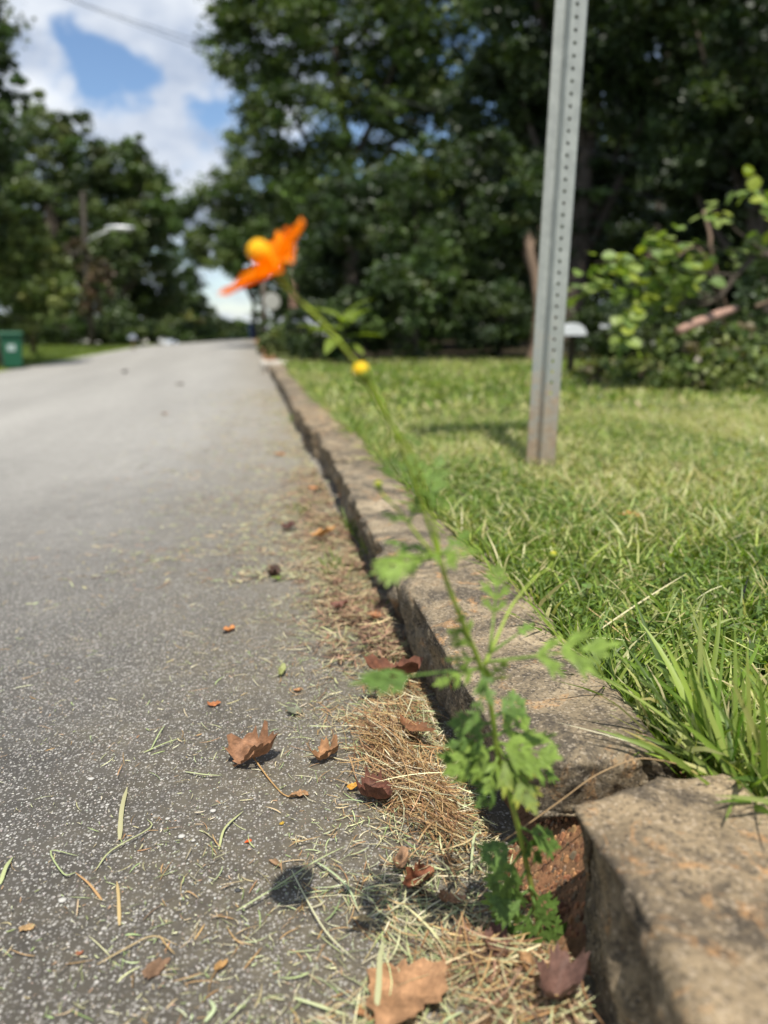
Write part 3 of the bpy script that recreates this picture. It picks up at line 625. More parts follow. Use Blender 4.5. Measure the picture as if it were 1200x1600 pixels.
nh = int((LP - z0) / PITCH_H)
for h in range(nh):
    zc = z0 + PITCH_H * (h + .5); zl, zh = zc - PITCH_H / 2, zc + PITCH_H / 2
    outer = [(u1, zh), (hu, zh), (u0, zh), (u0, zc), (u0, zl), (hu, zl), (u1, zl), (u1, zc)]
    i = len(PV); PV.extend([webp(*q) for q in outer]); PV.extend([webp(u, zc + z) for u, z in ring])
    for k in range(8): PF.append((i + k, i + (k + 1) % 8, i + 8 + (k + 1) % 8, i + 8 + k))
n0 = len(PV); GAUGE = .003; QB = [(a[0], a[1] + GAUGE, a[2]) for a in PV]; f0 = list(PF)
PV.extend(QB); PF.extend([tuple(n0 + k for k in reversed(f)) for f in f0])
for h in range(nh):
    i = 16 + 4 + 16 * h + 8
    for k in range(8): PF.append((i + k, i + (k + 1) % 8, n0 + i + (k + 1) % 8, n0 + i + k))
for (u, v) in (prof[0], prof[-1]): addq((u, v, -.15), (u, v + GAUGE, -.15), (u, v + GAUGE, LP), (u, v, LP))
ph = obj('channel', mesh('channel', np.array(PV), np.array(PF), mat=galv()), post)
ph.matrix_local = orient(Vector((1, 0, 0)) - ax * ax.x, ax) @ Matrix.Rotation(R(-14), 4, 'Z')
plate = obj('sign_plate', mesh('sign_plate', *boxm(-.25, .25, -.036, -.033, 1.78, 2.30), mat=simple('sign_face', (.55, .56, .55), .5, .4, var=.05)), post); plate.matrix_local = ph.matrix_local.copy()
# rotate the whole about its axis is not needed: profile already turned

# street lamp on its utility pole
pole = thing('utility_pole', 'tall grey wooden utility pole left of the road with a street lamp', 'pole', gpt(146, 30))
b = pole.location
def tubeo(nm, pts, rad, par, mat, n=8):
    cp = [Vector(p) - par.location for p in pts]; return obj(nm, mesh(nm, *tube(cp, rad, n), smooth_=True, mat=mat), par)
pmat = bark('old_pole_wood', (.03, .027, .022), (.065, .056, .046)); alum = simple('aluminium', (.55, .56, .58), .45, .5, .3, .05)
tubeo('post', [b - Vector((0, 0, .2)), at(134, 420, 30), at(129, 300, 30)], [.12, .10, .09], pole, pmat)
tubeo('lamp_arm', [at(132, 380, 30), at(150, 368, 29.8), at(170, 360, 29.6)], .035, pole, alum)
lh = at(187, 357, 29.5) - b; V, F = lathe([(0, -.10), (.16, -.08), (.24, -.0), (.20, .08), (0, .12)], 14); V[:, 0] *= 2.4; o = obj('lamp_head', mesh('lamp_head', V, F, smooth_=True, mat=alum), pole, lh)
for k, dz in enumerate((0, .55)):
    w0 = at(130, -4 - 2 * k, 28 - k * .6); w1 = at(318, 60 - 12 * k, 22 - k)
    dv = (w1 - w0); a = w0 - dv * 1.2; c = w1 + dv * 2.0
    w = thing('power_line', ['upper', 'lower'][1 - k] + ' of the two dark power lines crossing the sky at the top left', 'power line', a)
    cp = [a + (c - a) * s - Vector((0, 0, 1.2 * s * (1 - s))) for s in np.linspace(0, 1, 14)]
    tubeo('wire', cp, .012, w, simple('black_cable', (.03, .03, .03), .6, .3), 6)

# brown pole and white round sign by the right-hand verge
rp = thing('wooden_pole', 'rusty brown pole standing directly below the orange flower', 'pole', gpt(459, 16)); b = rp.location
tubeo('post', [b - Vector((0, 0, .1)), at(459, 480, 16), at(459, 430, 16), at(459, 385, 16)], [.09, .09, .085, .08], rp, bark('red_brown_wood', (.12, .07, .05), (.24, .15, .115)))
rs = thing('road_sign', 'round pale sign seen from behind on a thin post near the crest', 'sign', gpt(412, 15)); b = rs.location
V, F = lathe([(0, -.01), (.155, -.01), (.165, 0), (.155, .01), (0, .01)], 24); o = obj('sign_disc', mesh('sign_disc', V, F, mat=simple('pale_sign', (.40, .40, .36), .5, .3, var=.06)), rs, at(425, 471, 15) - b)
o.rotation_euler = (R(90), 0, R(12))
tubeo('sign_stem', [b, at(412, 470, 15.05), at(411, 440, 15.05)], .05, rs, bark('stem_wood', (.06, .05, .04), (.13, .11, .09)))
def mailbox(px, py, t, label, wpx, hpx, body, postc=(.12, .09, .07), rz=0.0):
    g = gpt(px, t); m_ = thing('mailbox', label, 'mailbox', g, rotz=-math.atan2(g.x, g.y) + rz); top = at(px, py, t); k = t / FPX; w = wpx * k; h = hpx * k; zt = top.z - g.z
    n = 9; arc = [(math.cos(a) * w / 2, zt - h / 2 + max(0, h - w / 2 - h / 2) + math.sin(a) * w / 2) for a in np.linspace(0, math.pi, n)]
    pr = [(w / 2, zt - h / 2)] + arc + [(-w / 2, zt - h / 2)]; L = w * 1.9; m2 = len(pr)
    V = np.array([(x, -L / 2, z) for x, z in pr] + [(x, L / 2, z) for x, z in pr]); F = [np.array([(i, (i + 1) % m2, m2 + (i + 1) % m2, m2 + i) for i in range(m2)])]
    me = bpy.data.meshes.new('box'); me.from_pydata([tuple(v) for v in V], [], [tuple(int(i) for i in f) for f in F[0]] + [tuple(range(m2))[::-1], tuple(range(m2, 2 * m2))]); me.materials.append(body)
    obj('box', me, m_)
    obj('post', mesh('post', *boxm(-w * .14, w * .14, -w * .14, w * .14, -.05, zt - h / 2 - .002), mat=simple('mailbox_post', postc, .9, .1)), m_)
    return m_
whitem = simple('white_enamel', (.62, .64, .66), .4, .5, var=.05)
mailbox(893, 508, 6.2, 'white round-topped mailbox peeking out just right of the metal post', 36, 30, whitem, (.05, .04, .03), .1)
mailbox(208, 522, 26, 'blue-grey mailbox on a tan post across the road', 13, 14, simple('blue_grey_paint', (.28, .31, .38), .5, .4), (.33, .24, .14))
mailbox(447, 497, 14, 'grey mailbox left of two beside the brown pole', 17, 16, simple('grey_paint', (.25, .26, .29), .5, .4), (.1, .08, .06), .3)
mailbox(468, 500, 13.6, 'pale grey mailbox right of two beside the brown pole', 20, 15, simple('pale_grey_paint', (.36, .38, .43), .5, .4), (.1, .08, .06), .3)

def wheelie_bin(pos, H, label, colr, sticker=True, rz=0.0):
    t = thing('wheelie_bin', label, 'bin', pos, rotz=rz); w = H * .52; mt = simple('bin_plastic', colr, .45, .4, var=.06)
    bevel(obj('body', mesh('body', *boxm(-w / 2, w / 2, -w / 2, w / 2, .06 * H, .88 * H, w * .09), mat=mt), t), .02 * H)
    bevel(obj('lid', mesh('lid', *boxm(-w * .56, w * .56, -w * .58, w * .56, .882 * H, .97 * H, -w * .03), mat=mt), t), .03 * H)
    obj('handle', mesh('handle', *tube([(-w * .4, w * .66, .9 * H), (w * .4, w * .66, .9 * H)], .02 * H, 8), mat=mt), t)
    for s in (-1, 1):
        V, F = tube([(s * w * .40, w * .42, .10 * H), (s * w * .52, w * .42, .10 * H)], .10 * H, 14); obj('wheel', mesh('wheel', V, F, mat=simple('tyre_rubber', (.02, .02, .02), .8, .2)), t)
    if sticker:
        obj('label_plate', mesh('label_plate', *boxm(-w * .22, w * .16, -w * .475, -w * .465, .48 * H, .74 * H), mat=simple('sticker_grey', (.32, .40, .38), .6, .3)), t)
    return t
p = on_ground(21, 577); Hb = (577 - 519) / FPX * (p - Vector((0, 0, CAM_H))).dot(Vector((math.sin(YAW), math.cos(YAW), 0)))
wheelie_bin(p, Hb, 'green wheelie bin with a pale sticker at the left edge of the road', (.008, .085, .042), True, .35)
p = gpt(316, 38) + Vector((0, 0, .0)); wheelie_bin(p, .62, 'small green wheelie bin far off near the crest of the road', (.01, .13, .08), False)
p = gpt(396, 36); wheelie_bin(p, .75, 'blue wheelie bin far off at the right edge of the crest', (.03, .07, .22), False)
tk = thing('brick_pillar', 'dull reddish pillar behind the green bin at the left edge', 'pillar', gpt(-2, 17)); b = tk.location
obj('shaft', mesh('shaft', *boxm(-.16, .16, -.16, .16, -.05, .72), mat=simple('red_brick', (.17, .09, .08), .9, .1)), tk); obj('cap', mesh('cap', *boxm(-.2, .2, -.2, .2, .722, .80), mat=simple('cap_stone', (.20, .15, .14), .9, .1)), tk)

# ------------------------------------------------------------------ lawn grass
GR = [(.125, .195, .026), (.175, .25, .036), (.075, .125, .020), (.25, .31, .065), (.145, .215, .032)]
ST = [(.44, .43, .18), (.52, .49, .27), (.37, .34, .15), (.40, .44, .15)]
def grass(n, xr, yr, h, w, name, keep=None, lean=.9, straw=.25, light=None, zoff=-.012):
    x = rng.uniform(*xr, n * 2); y = rng.uniform(*yr, n * 2)
    k = x > (.372 if xr[1] > .5 else .36) + .03 * (fbm(np.stack([y * 9, y * 0, y * 0], 1), 3) - .5) + .03 * (rng.random(n * 2) - .5)
    if keep is not None: k &= keep(x, y)
    x, y = x[k][:n], y[k][:n]; m = len(x)
    z = lawn_z(x, y) + zoff; dens = fbm(np.stack([x * 5, y * 5, x * 0], 1), 3)
    a = rng.uniform(0, 2 * np.pi, m); tilt = np.abs(rng.normal(0, lean, m)); tilt = np.clip(tilt, .1, 1.45)
    d = np.stack([np.cos(a) * np.sin(tilt), np.sin(a) * np.sin(tilt), np.cos(tilt)], 1)
    side = unit(np.cross(d, rng.normal(size=(m, 3)) * .5 + np.stack([-np.sin(a) * .2, np.cos(a) * .2, np.ones(m)], 1)))
    L = h * (.5 + rng.random(m) * .9) * (.65 + .7 * dens); W = w * (.6 + .8 * rng.random(m))
    bend = np.stack([np.cos(a) * .35, np.sin(a) * .35, -np.full(m, .35) * rng.random(m)], 1)
    isst = rng.random(m) < straw * (.4 + 1.6 * smooth(.45, .62, fbm(np.stack([x * 2.2 + 9, y * 2.2, x * 0], 1), 3)))
    col = np.where(isst[:, None], pick(ST, m), pick(GR, m, .34))
    if light is not None: col = col * light(x, y)[:, None]
    z = z + np.where(isst, rng.random(m) * h * .35, 0)
    V, F, cc = strips(np.stack([x, y, z], 1), d, side, L, W, bend, 3, np.clip(col, .01, .9))
    o = obj(name, mesh(name, V, F, cc, mat=MAT['grass'])); kind(o, 'stuff'); return o
def fov(x, y, m=.25):                   # a little more than the view sees
    ang = np.arctan2(x, y) - YAW; return (np.abs(ang) < R(26.5) + m / np.maximum(y, .3))
kp = lambda x, y: fov(x, y, .75)
g = grass(48000, (.37, 2.3), (.25, 1.55), .050, .0033, 'near_grass', kp, .75, .20); g['label'] = 'dense green lawn grass close behind the kerb'
g = grass(44000, (.37, 3.3), (1.5, 3.2), .038, .0038, 'lawn_grass', kp, .85, .36); g['label'] = 'mown lawn grass with dry clippings around the post'
g = grass(46000, (.37, 7.5), (3.1, 9.4), .04, .010, 'far_grass', kp, .8, .22); g['label'] = 'sunlit lawn grass running to the wood'
g = grass(5200, (.368, .405), (.55, 7.0), .062, .0040, 'kerb_edge_grass', None, .8, .15); g['label'] = 'ragged grass spilling over the back edge of the kerb'
def verge_grass(n):
    x = rng.uniform(-14, REDGE - .02, n); y = rng.uniform(8, 45, n); k = fov(x, y, 1); x, y = x[k], y[k]; m = len(x)
    z = road_z(np.full(m, REDGE), y) + .015 + .006 * (REDGE - x); a = rng.uniform(0, 6.28, m); tl = np.clip(np.abs(rng.normal(0, .6, m)), 0, 1.3)
    d = np.stack([np.cos(a) * np.sin(tl), np.sin(a) * np.sin(tl), np.cos(tl)], 1); side = unit(np.cross(d, rng.normal(size=(m, 3))))
    V, F, cc = strips(np.stack([x, y, z], 1), d, side, .07 * (.5 + rng.random(m)), .02 * (.6 + rng.random(m)), d * 0, 3, pick([(.12, .17, .03), (.16, .20, .045), (.10, .14, .03)], m))
    o = obj('verge_grass', mesh('verge_grass', V, F, cc, mat=MAT['grass'])); kind(o, 'stuff', 'grass of the lawn across the road')
verge_grass(60000)
# clover-like small oval leaves among the near grass
def small_leaves(n):
    x = rng.uniform(.39, 1.6, n); y = rng.uniform(.5, 2.2, n); k = fov(x, y) & (fbm(np.stack([x * 6, y * 6, x * 0 + 4], 1), 3) > .47); x, y = x[k], y[k]; m = len(x)
    z = lawn_z(x, y) + rng.uniform(.004, .034, m); a = rng.uniform(0, 6.28, m); tl = rng.uniform(.9, 1.6, m)
    d = np.stack([np.cos(a) * np.sin(tl), np.sin(a) * np.sin(tl), np.cos(tl)], 1); side = unit(np.cross(d, np.stack([rng.normal(0, .3, m), rng.normal(0, .3, m), np.ones(m)], 1)))
    L = rng.uniform(.006, .013, m)
    V, F, cc = strips(np.stack([x, y, z], 1), d, side, L, L * .55, d * 0 + [0, 0, -.15], 4, pick([(.09, .15, .03), (.12, .19, .035), (.15, .22, .05)], m), np.array([.25, .9, 1, .75, .15]))
    o = obj('clover_leaves', mesh('clover_leaves', V, F, cc, mat=MAT['grass'])); kind(o, 'stuff', 'small oval leaves of ground cover in the near lawn')
small_leaves(14000)
def lawn_straw(n):
    x = rng.uniform(.42, 2.4, n); y = rng.uniform(.7, 3.6, n); k = fov(x, y) & (rng.random(n) < .35 + .65 * smooth(1.2, 2.2, y)); x, y = x[k], y[k]; m = len(x); a = rng.uniform(0, 6.28, m)
    z = lawn_z(x, y) + rng.uniform(.01, .03, m); d = unit(np.stack([np.cos(a), np.sin(a), rng.normal(0, .22, m)], 1)); side = unit(np.cross(d, [0, 0, 1.]))
    V, F, cc = strips(np.stack([x, y, z], 1), d, side, rng.uniform(.015, .06, m), rng.uniform(.001, .0028, m), np.stack([-np.sin(a) * .2, np.cos(a) * .2, -.1 + a * 0], 1), 3, pick(ST, m))
    o = obj('lawn_clippings', mesh('lawn_clippings', V, F, cc, mat=MAT['litter'])); kind(o, 'stuff', 'pale dry clippings lying on the lawn')
lawn_straw(14000)

def blade_obj(par, base, tip, W, sag, col, up=None, nseg=9, mat='grass', name='blade'):
    base = Vector(base) - par.location; tip = Vector(tip) - par.location; mid = (base + tip) / 2 + Vector(sag)
    t = np.linspace(0, 1, nseg + 1)[:, None]; P = (1 - t) ** 2 * np.array(base) + 2 * t * (1 - t) * np.array(mid) + t ** 2 * np.array(tip)
    T = unit(np.gradient(P, axis=0)); upv = np.array(up if up is not None else (random.gauss(0, .4), -.8 + random.gauss(0, .3), .6)); S = unit(np.cross(T, upv)); N = np.cross(S, T)
    w = W * .5 * np.interp(t[:, 0], [0, .12, .45, .8, 1], [.55, .85, 1, .6, .02])[:, None]
    V = np.vstack([P - S * w, P - N * w * .28, P + S * w]); n = nseg + 1; i = np.arange(nseg)
    F = np.vstack([np.stack([i, i + 1, n + i + 1, n + i], 1), np.stack([n + i, n + i + 1, 2 * n + i + 1, 2 * n + i], 1)])
    return obj(name, mesh(name, V, F, np.tile(col, (len(V), 1)), smooth_=True, mat=MAT[mat]), par)
# tufts of long grass at the right, leaning over the stones
def tuft(base, label, n, hgt, spread, lean, wid):
    t = thing('grass_tuft', label, 'grass', base, 'tufts of long grass over the kerb')
    for k in range(n):
        a = random.uniform(0, 6.28); r = random.random() ** .5 * spread; b0 = Vector(base) + Vector((math.cos(a) * r, math.sin(a) * r, -.01))
        L = hgt * random.uniform(.45, 1.1); tl = random.uniform(.15, 1.25); az = random.uniform(0, 6.28)
        tip = b0 + Vector((math.cos(az) * tl * .8 + lean[0], math.sin(az) * tl * .8 + lean[1], 1.0 - tl * .45)).normalized() * L
        c = pick(GR + [(.24, .31, .07), (.19, .26, .05), (.28, .33, .10)], 1, .15)[0]
        blade_obj(t, b0, tip, wid * random.uniform(.6, 1.15), (random.gauss(0, .006), random.gauss(0, .006), L * .14), tuple(c))
    return t
tuft(at_z(1150, 1215, LAWN_Z), 'long grass tuft arching over the nearest kerb stone', 38, .15, .03, (-.25, .3), .0062)
tuft(at_z(1215, 1260, LAWN_Z), 'long grass tuft at the right edge beside the nearest stone', 34, .14, .04, (-.35, .2), .0062)
tuft(at_z(1120, 1130, LAWN_Z), 'long grass tuft at the joint between the two near stones', 34, .125, .04, (-.3, .25), .0055)
tuft(at_z(1060, 1075, LAWN_Z), 'grass tuft behind the long flat stone at the height of the right leaf', 38, .075, .04, (-.2, .1), .0045)
tuft(at_z(960, 960, LAWN_Z), 'grass tuft hanging over the back of the long flat stone', 34, .06, .04, (-.3, 0), .004)
tuft(at_z(1195, 1120, LAWN_Z), 'grass tuft at the right edge behind the other tufts', 40, .09, .045, (-.1, .1), .005)
tuft(at_z(745, 800, LAWN_Z), 'grass tuft behind the upper leaves of the flower stem', 34, .06, .05, (-.1, 0), .0045)
tuft(at_z(668, 740, LAWN_Z), 'grass tuft beside the kerb next to the thread-like leaves', 30, .065, .05, (-.1, 0), .005)
for (px, py, lb, n, h) in [(1100, 1010, 'sparse long blades left of the yellow-green weed', 16, .10), (1010, 1010, 'sparse long blades behind the joint tuft', 14, .09), (890, 905, 'sparse blades behind the middle of the long flat stone', 14, .065), (835, 865, 'sparse blades behind the far half of the long flat stone', 14, .06),
                       (1165, 950, 'sparse upright blades at the right, behind the weed', 14, .08), (1000, 930, 'sparse blades in the lawn near the pale straw', 12, .06)]:
    tuft(at_z(px, py, LAWN_Z), lb, n, h, .06, (random.uniform(-.7, .3), random.uniform(-.3, .4)), .0048)
def weed(px, py, label, n, L, W, col, z=None, el=(.3, 1.1)):
    b0 = at_z(px, py, z if z is not None else LAWN_Z); t = thing('broadleaf_weed', label, 'weed', b0)
    m_ = long_leaf(L, W, .3, col)
    for k in range(n):
        o = obj('leaf', m_, t); a = k * 2.399 + px; o.matrix_local = orient((math.cos(a), math.sin(a), random.uniform(*el)), (0, 0, 1)) @ Matrix.Scale(random.uniform(.7, 1.1), 4)
    return t
weed(1195, 1040, 'bright yellow-green broadleaf weed at the right edge of the lawn', 6, .045, .02, (.22, .32, .04))
weed(955, 872, 'small pointed-leaf weed in the lawn behind the long stone', 7, .035, .009, (.16, .24, .04))
weed(1075, 905, 'dark-leaved clover plant in the middle of the near lawn', 8, .03, .013, (.05, .11, .025), el=(.0, .5))
weed(880, 700, 'pale tuft of weeds beside the foot of the metal post', 7, .05, .014, (.22, .26, .10))
df = thing('withered_flower', 'small withered orange flower head lying in the lawn', 'flower', at_z(985, 808, LAWN_Z + .02))
m_ = long_leaf(.024, .010, .5, (.42, .20, .07), mat='litter', name='petal')
for k in range(9):
    o = obj('petal', m_, df); a = k * .7; o.matrix_local = orient((math.cos(a), math.sin(a), .5 + .3 * (k % 3)), (0, 0, 1))
for (x0, y0, x1, y1, lb, c, zt) in [(935, 985, 1075, 895, 'long pale straw lying across the near lawn', (.52, .47, .28), .04), (912, 945, 1010, 1025, 'tan dry stem curving behind the long flat stone', (.42, .30, .14), .03),
                                 (905, 745, 945, 815, 'pale dry blade lying in the lawn in front of the post', (.5, .46, .28), .03), (1030, 775, 1010, 800, 'short beige blade in the lawn near the withered flower', (.5, .4, .25), .03)]:
    a = at_z(x0, y0, LAWN_Z + zt * .8); c1 = at_z(x1, y1, LAWN_Z + zt); t = thing('straw', lb, 'straw', a); blade_obj(t, a, c1, .0024, (0, 0, .004), c, (0, -.5, 1), mat='litter', name='stalk')

# ------------------------------------------------------------------ litter on the road
def clods(n):
    x = rng.uniform(.205, .36, n); y = rng.uniform(.50, .64, n); s = rng.uniform(.001, .0042, n) * rng.random(n) ** .5; z = bank(x, y)
    th = np.array([0, 1.3, 2.5, 3.8, 5.1])[None] + rng.uniform(0, 6, (n, 1)); rr = s[:, None] * rng.uniform(.7, 1.2, (n, 5))
    B = np.stack([x[:, None] + rr * np.cos(th), y[:, None] + rr * np.sin(th), np.repeat((z - .002)[:, None], 5, 1)], -1)
    T = np.stack([x[:, None] + rr * .55 * np.cos(th), y[:, None] + rr * .55 * np.sin(th), (z + s * .9)[:, None] + rr * .3 * np.sin(th * 2)], -1)
    V = np.concatenate([B, T], 1).reshape(-1, 3); b0 = (np.arange(n) * 10)[:, None]; j = np.arange(5)[None]; k2 = (j + 1) % 5
    col = pick([(.30, .14, .065), (.20, .09, .045), (.12, .06, .035), (.36, .20, .10), (.16, .11, .07)], n, .2)
    o = obj('soil_clods', mesh('soil_clods', V, [np.stack([b0 + j, b0 + k2, b0 + 5 + k2, b0 + 5 + j], -1).reshape(-1, 4), b0 + 5 + np.arange(5)[None]], np.repeat(col, 10, 0), mat=MAT['chips'])); kind(o, 'stuff', 'crumbs of red clay in the gap between the two near stones')
clods(1500)
def chips(n):
    x = rng.uniform(-1.15, .235, n); y = rng.uniform(.3, 2.5, n); k = fov(x, y, .1) & (rng.random(n) < np.clip(1.45 - y * .6, 0, 1)); x, y = x[k], y[k]; m = len(x)
    s = rng.uniform(.0005, .0012, m) * (1 + .5 * (rng.random(m) < .06)); z = road_z(x, y); th = rng.uniform(0, 6.28, m)[:, None] + np.array([0, 1.3, 2.5, 3.8, 5.1])[None] + rng.normal(0, .2, (m, 5))
    rr = s[:, None] * rng.uniform(.7, 1.25, (m, 5)); B = np.stack([x[:, None] + rr * np.cos(th), y[:, None] + rr * np.sin(th), np.repeat((z - .0002)[:, None], 5, 1)], -1)
    T = np.stack([x[:, None] + rr * .6 * np.cos(th), y[:, None] + rr * .6 * np.sin(th), (z + s * .55)[:, None] + rr * .12 * np.sin(th * 2)], -1)
    V = np.concatenate([B, T], 1).reshape(-1, 3); b0 = (np.arange(m) * 10)[:, None]; j = np.arange(5)[None]; k2 = (j + 1) % 5
    Q = np.stack([b0 + j, b0 + k2, b0 + 5 + k2, b0 + 5 + j], -1).reshape(-1, 4); P5 = (b0 + 5 + np.arange(5)[None])
    col = pick([(.25, .235, .205), (.32, .30, .265), (.36, .34, .30), (.18, .165, .15), (.12, .11, .10), (.42, .40, .36), (.28, .23, .18)], m, .15)
    o = obj('road_grit', mesh('road_grit', V, [Q, P5], np.repeat(col, 10, 0), mat=MAT['chips'])); kind(o, 'stuff', 'pale aggregate grains standing in the asphalt')
chips(105000)

CLIP = [(.48, .45, .26), (.40, .43, .23), (.58, .54, .36), (.27, .33, .14), (.44, .35, .20)]
BRN = [(.30, .18, .08), (.38, .24, .11), (.22, .12, .06), (.46, .32, .16), (.14, .08, .045)]
PNK = [(.30, .18, .115), (.40, .26, .165), (.20, .115, .08), (.46, .36, .22), (.36, .35, .18), (.09, .055, .04)]
def litter(name, label, n, pos, Lr, Wr, cols, zf, dirf=None, arch=.15, curl=.35):
    x, y = pos(n); m = len(x); a = rng.uniform(0, 6.28, m) if dirf is None else dirf(x, y)
    L = rng.uniform(*Lr, m) * (.5 + .8 * rng.random(m)); W = rng.uniform(*Wr, m)
    z0_, zj = zf(x, y); pitch = rng.normal(0, arch, m); z = z0_ + rng.random(m) * zj + .0012 + np.abs(pitch) * L * .25
    d = np.stack([np.cos(a), np.sin(a), pitch], 1); side = unit(np.cross(d, np.stack([rng.normal(0, .35, m), rng.normal(0, .35, m), np.ones(m)], 1)))
    cu = rng.normal(0, curl, m); bend = np.stack([-np.sin(a) * cu, np.cos(a) * cu, -pitch * .8], 1)
    st = np.stack([x, y, z], 1) - d * L[:, None] * .5; st[:, 2] = np.maximum(st[:, 2], z0_ + .0008)
    V, F, cc = strips(st, d, side, L, W, bend, 4, pick(cols, m, .2), np.array([.5, 1, .9, .8, .2]))
    o = obj(name, mesh(name, V, F, cc, mat=MAT['litter'])); kind(o, 'stuff', label); return o
flat = lambda x, y: (road_z(x, y), np.full(len(x), .002))
def scatter(smax, y0, y1, fall, patch=.0, yf=1.0):
    def f(n):
        s = rng.exponential(fall, n * 2); y = y0 + (y1 - y0) * rng.random(n * 2) ** yf; x = FACE + .005 - s; k = (s < smax)
        if patch: k &= rng.random(n * 2) < .25 + 1.2 * smooth(.45, .6, fbm(np.stack([x * 9, y * 9, x * 0 + 1], 1), 3))
        return x[k][:n], y[k][:n]
    return f
litter('grass_clippings', 'pale green and straw grass clippings strewn over the asphalt', 3000, scatter(1.0, .36, 2.2, .19, 1, 1.2), (.006, .028), (.0006, .0015), CLIP + BRN[:2], flat)
litter('grass_clippings', 'fine chopped clippings and dust on the asphalt', 9500, scatter(1.4, .36, 3.2, .24, 1, 1.5), (.002, .008), (.0004, .0011), CLIP + [(.38, .24, .14)], flat, arch=.3)
litter('gutter_clippings', 'clippings gathered along the foot of the kerb', 4200, scatter(.20, .36, 1.7, .06), (.008, .035), (.0006, .0014), CLIP + BRN[:2], lambda x, y: (road_z(x, y), .010 * smooth(.0, .2, x)))
litter('far_clippings', 'dry clippings in the gutter farther along the kerb', 9000, scatter(.9, 1.5, 6.5, .20, 1, 1.3), (.01, .03), (.0012, .003), CLIP + PNK, flat)
def path_pile(pts, width, hmax):
    P = np.array([tuple(on_ground(*p))[:2] for p in pts])
    def pos(n):
        u = rng.random(n) * (len(P) - 1); i = u.astype(int).clip(0, len(P) - 2); f = (u - i)[:, None]; c = P[i] * (1 - f) + P[i + 1] * f
        w = np.array(width)[i] * (1 - f[:, 0]) + np.array(width)[i + 1] * f[:, 0]; q = c + rng.normal(0, .5, (n, 2)) * w[:, None]; x, y = np.minimum(q[:, 0], FACE - .010 + .012 * rng.random(n)), q[:, 1]; k = rng.random(n) < .12 + .88 * smooth(.40, .56, fbm(np.stack([x * 26, y * 20, x * 0 + 7], 1), 3)); return x[k], y[k]
    def zf(x, y):
        d = np.full(len(x), 9.)
        for i in range(len(P) - 1):
            a, b_ = P[i], P[i + 1]; ab = b_ - a; t = np.clip(((x - a[0]) * ab[0] + (y - a[1]) * ab[1]) / (ab @ ab), 0, 1)
            w = width[i] * (1 - t) + width[i + 1] * t; d = np.minimum(d, np.hypot(x - a[0] - ab[0] * t, y - a[1] - ab[1] * t) / w)
        h = hmax * np.exp(-(d ** 2) * 1.2); return road_z(x, y), h
    return pos, zf
pos, zf = path_pile([(620, 1085), (615, 1150), (655, 1230), (690, 1340)], [.042, .050, .036, .022], .024)
litter('straw_pile', 'matted golden-brown straw piled on the road beside the kerb', 6000, pos, (.025, .075), (.0006, .0014), BRN + CLIP[2:3] , zf, lambda x, y: rng.normal(-1.15, .55, len(x)) + np.pi * (rng.random(len(x)) < .5), arch=.12, curl=.3)
pos, zf = path_pile([(585, 1045), (560, 960), (530, 880), (505, 800), (480, 740)], [.075, .085, .08, .10, .12], .02)
litter('straw_pile', 'pinkish brown matted straw in the gutter beyond the leaf', 8500, pos, (.014, .05), (.0011, .0025), PNK, zf, arch=.3)
pos, zf = path_pile([(760, 1470), (800, 1540), (830, 1600)], [.045, .05, .05], .018)
litter('straw_pile', 'pale straw heaped between the stem foot and the nearest stone', 1500, pos, (.02, .06), (.0008, .002), CLIP[:2] + BRN + PNK, zf, arch=.2)
pos, zf = path_pile([(600, 1400), (700, 1440), (640, 1560), (560, 1600)], [.05, .05, .06, .06], .006)
litter('grass_clippings', 'long pale clippings around the leaf shadows at the bottom', 450, pos, (.02, .055), (.0006, .0013), CLIP, zf, arch=.1)
# green sprouts growing in the gutter
def sprout(px, py, label, n=22, h=.05):
    b0 = on_ground(px, py); t = thing('grass_sprout', label, 'grass', b0, 'green grass sprouting in the gutter')
    for k in range(n):
        q = b0 + Vector((random.gauss(0, .018), random.gauss(0, .03), 0)); az = random.uniform(0, 6.28); L = h * random.uniform(.5, 1.1)
        blade_obj(t, q, q + Vector((math.cos(az) * .6, math.sin(az) * .6, .8)).normalized() * L, .0035, (0, 0, L * .15), tuple(pick([(.16, .21, .05), (.12, .18, .035), (.25, .27, .09)], 1)[0]))
sprout(520, 895, 'grass sprouting in the gutter, nearest clump beside the long stone'); sprout(575, 870, 'grass sprouting against the kerb face at the stone joint', 14, .06)
sprout(470, 800, 'sparse green sprout on the road side of the brown straw', 16, .04); sprout(555, 835, 'tall sprout leaning on the third kerb stone', 16, .07); sprout(455, 660, 'green weeds in the gutter level with the post', 26, .07)
sprout(595, 950, 'small sprout under the left leaf whorl against the long stone', 8, .03)

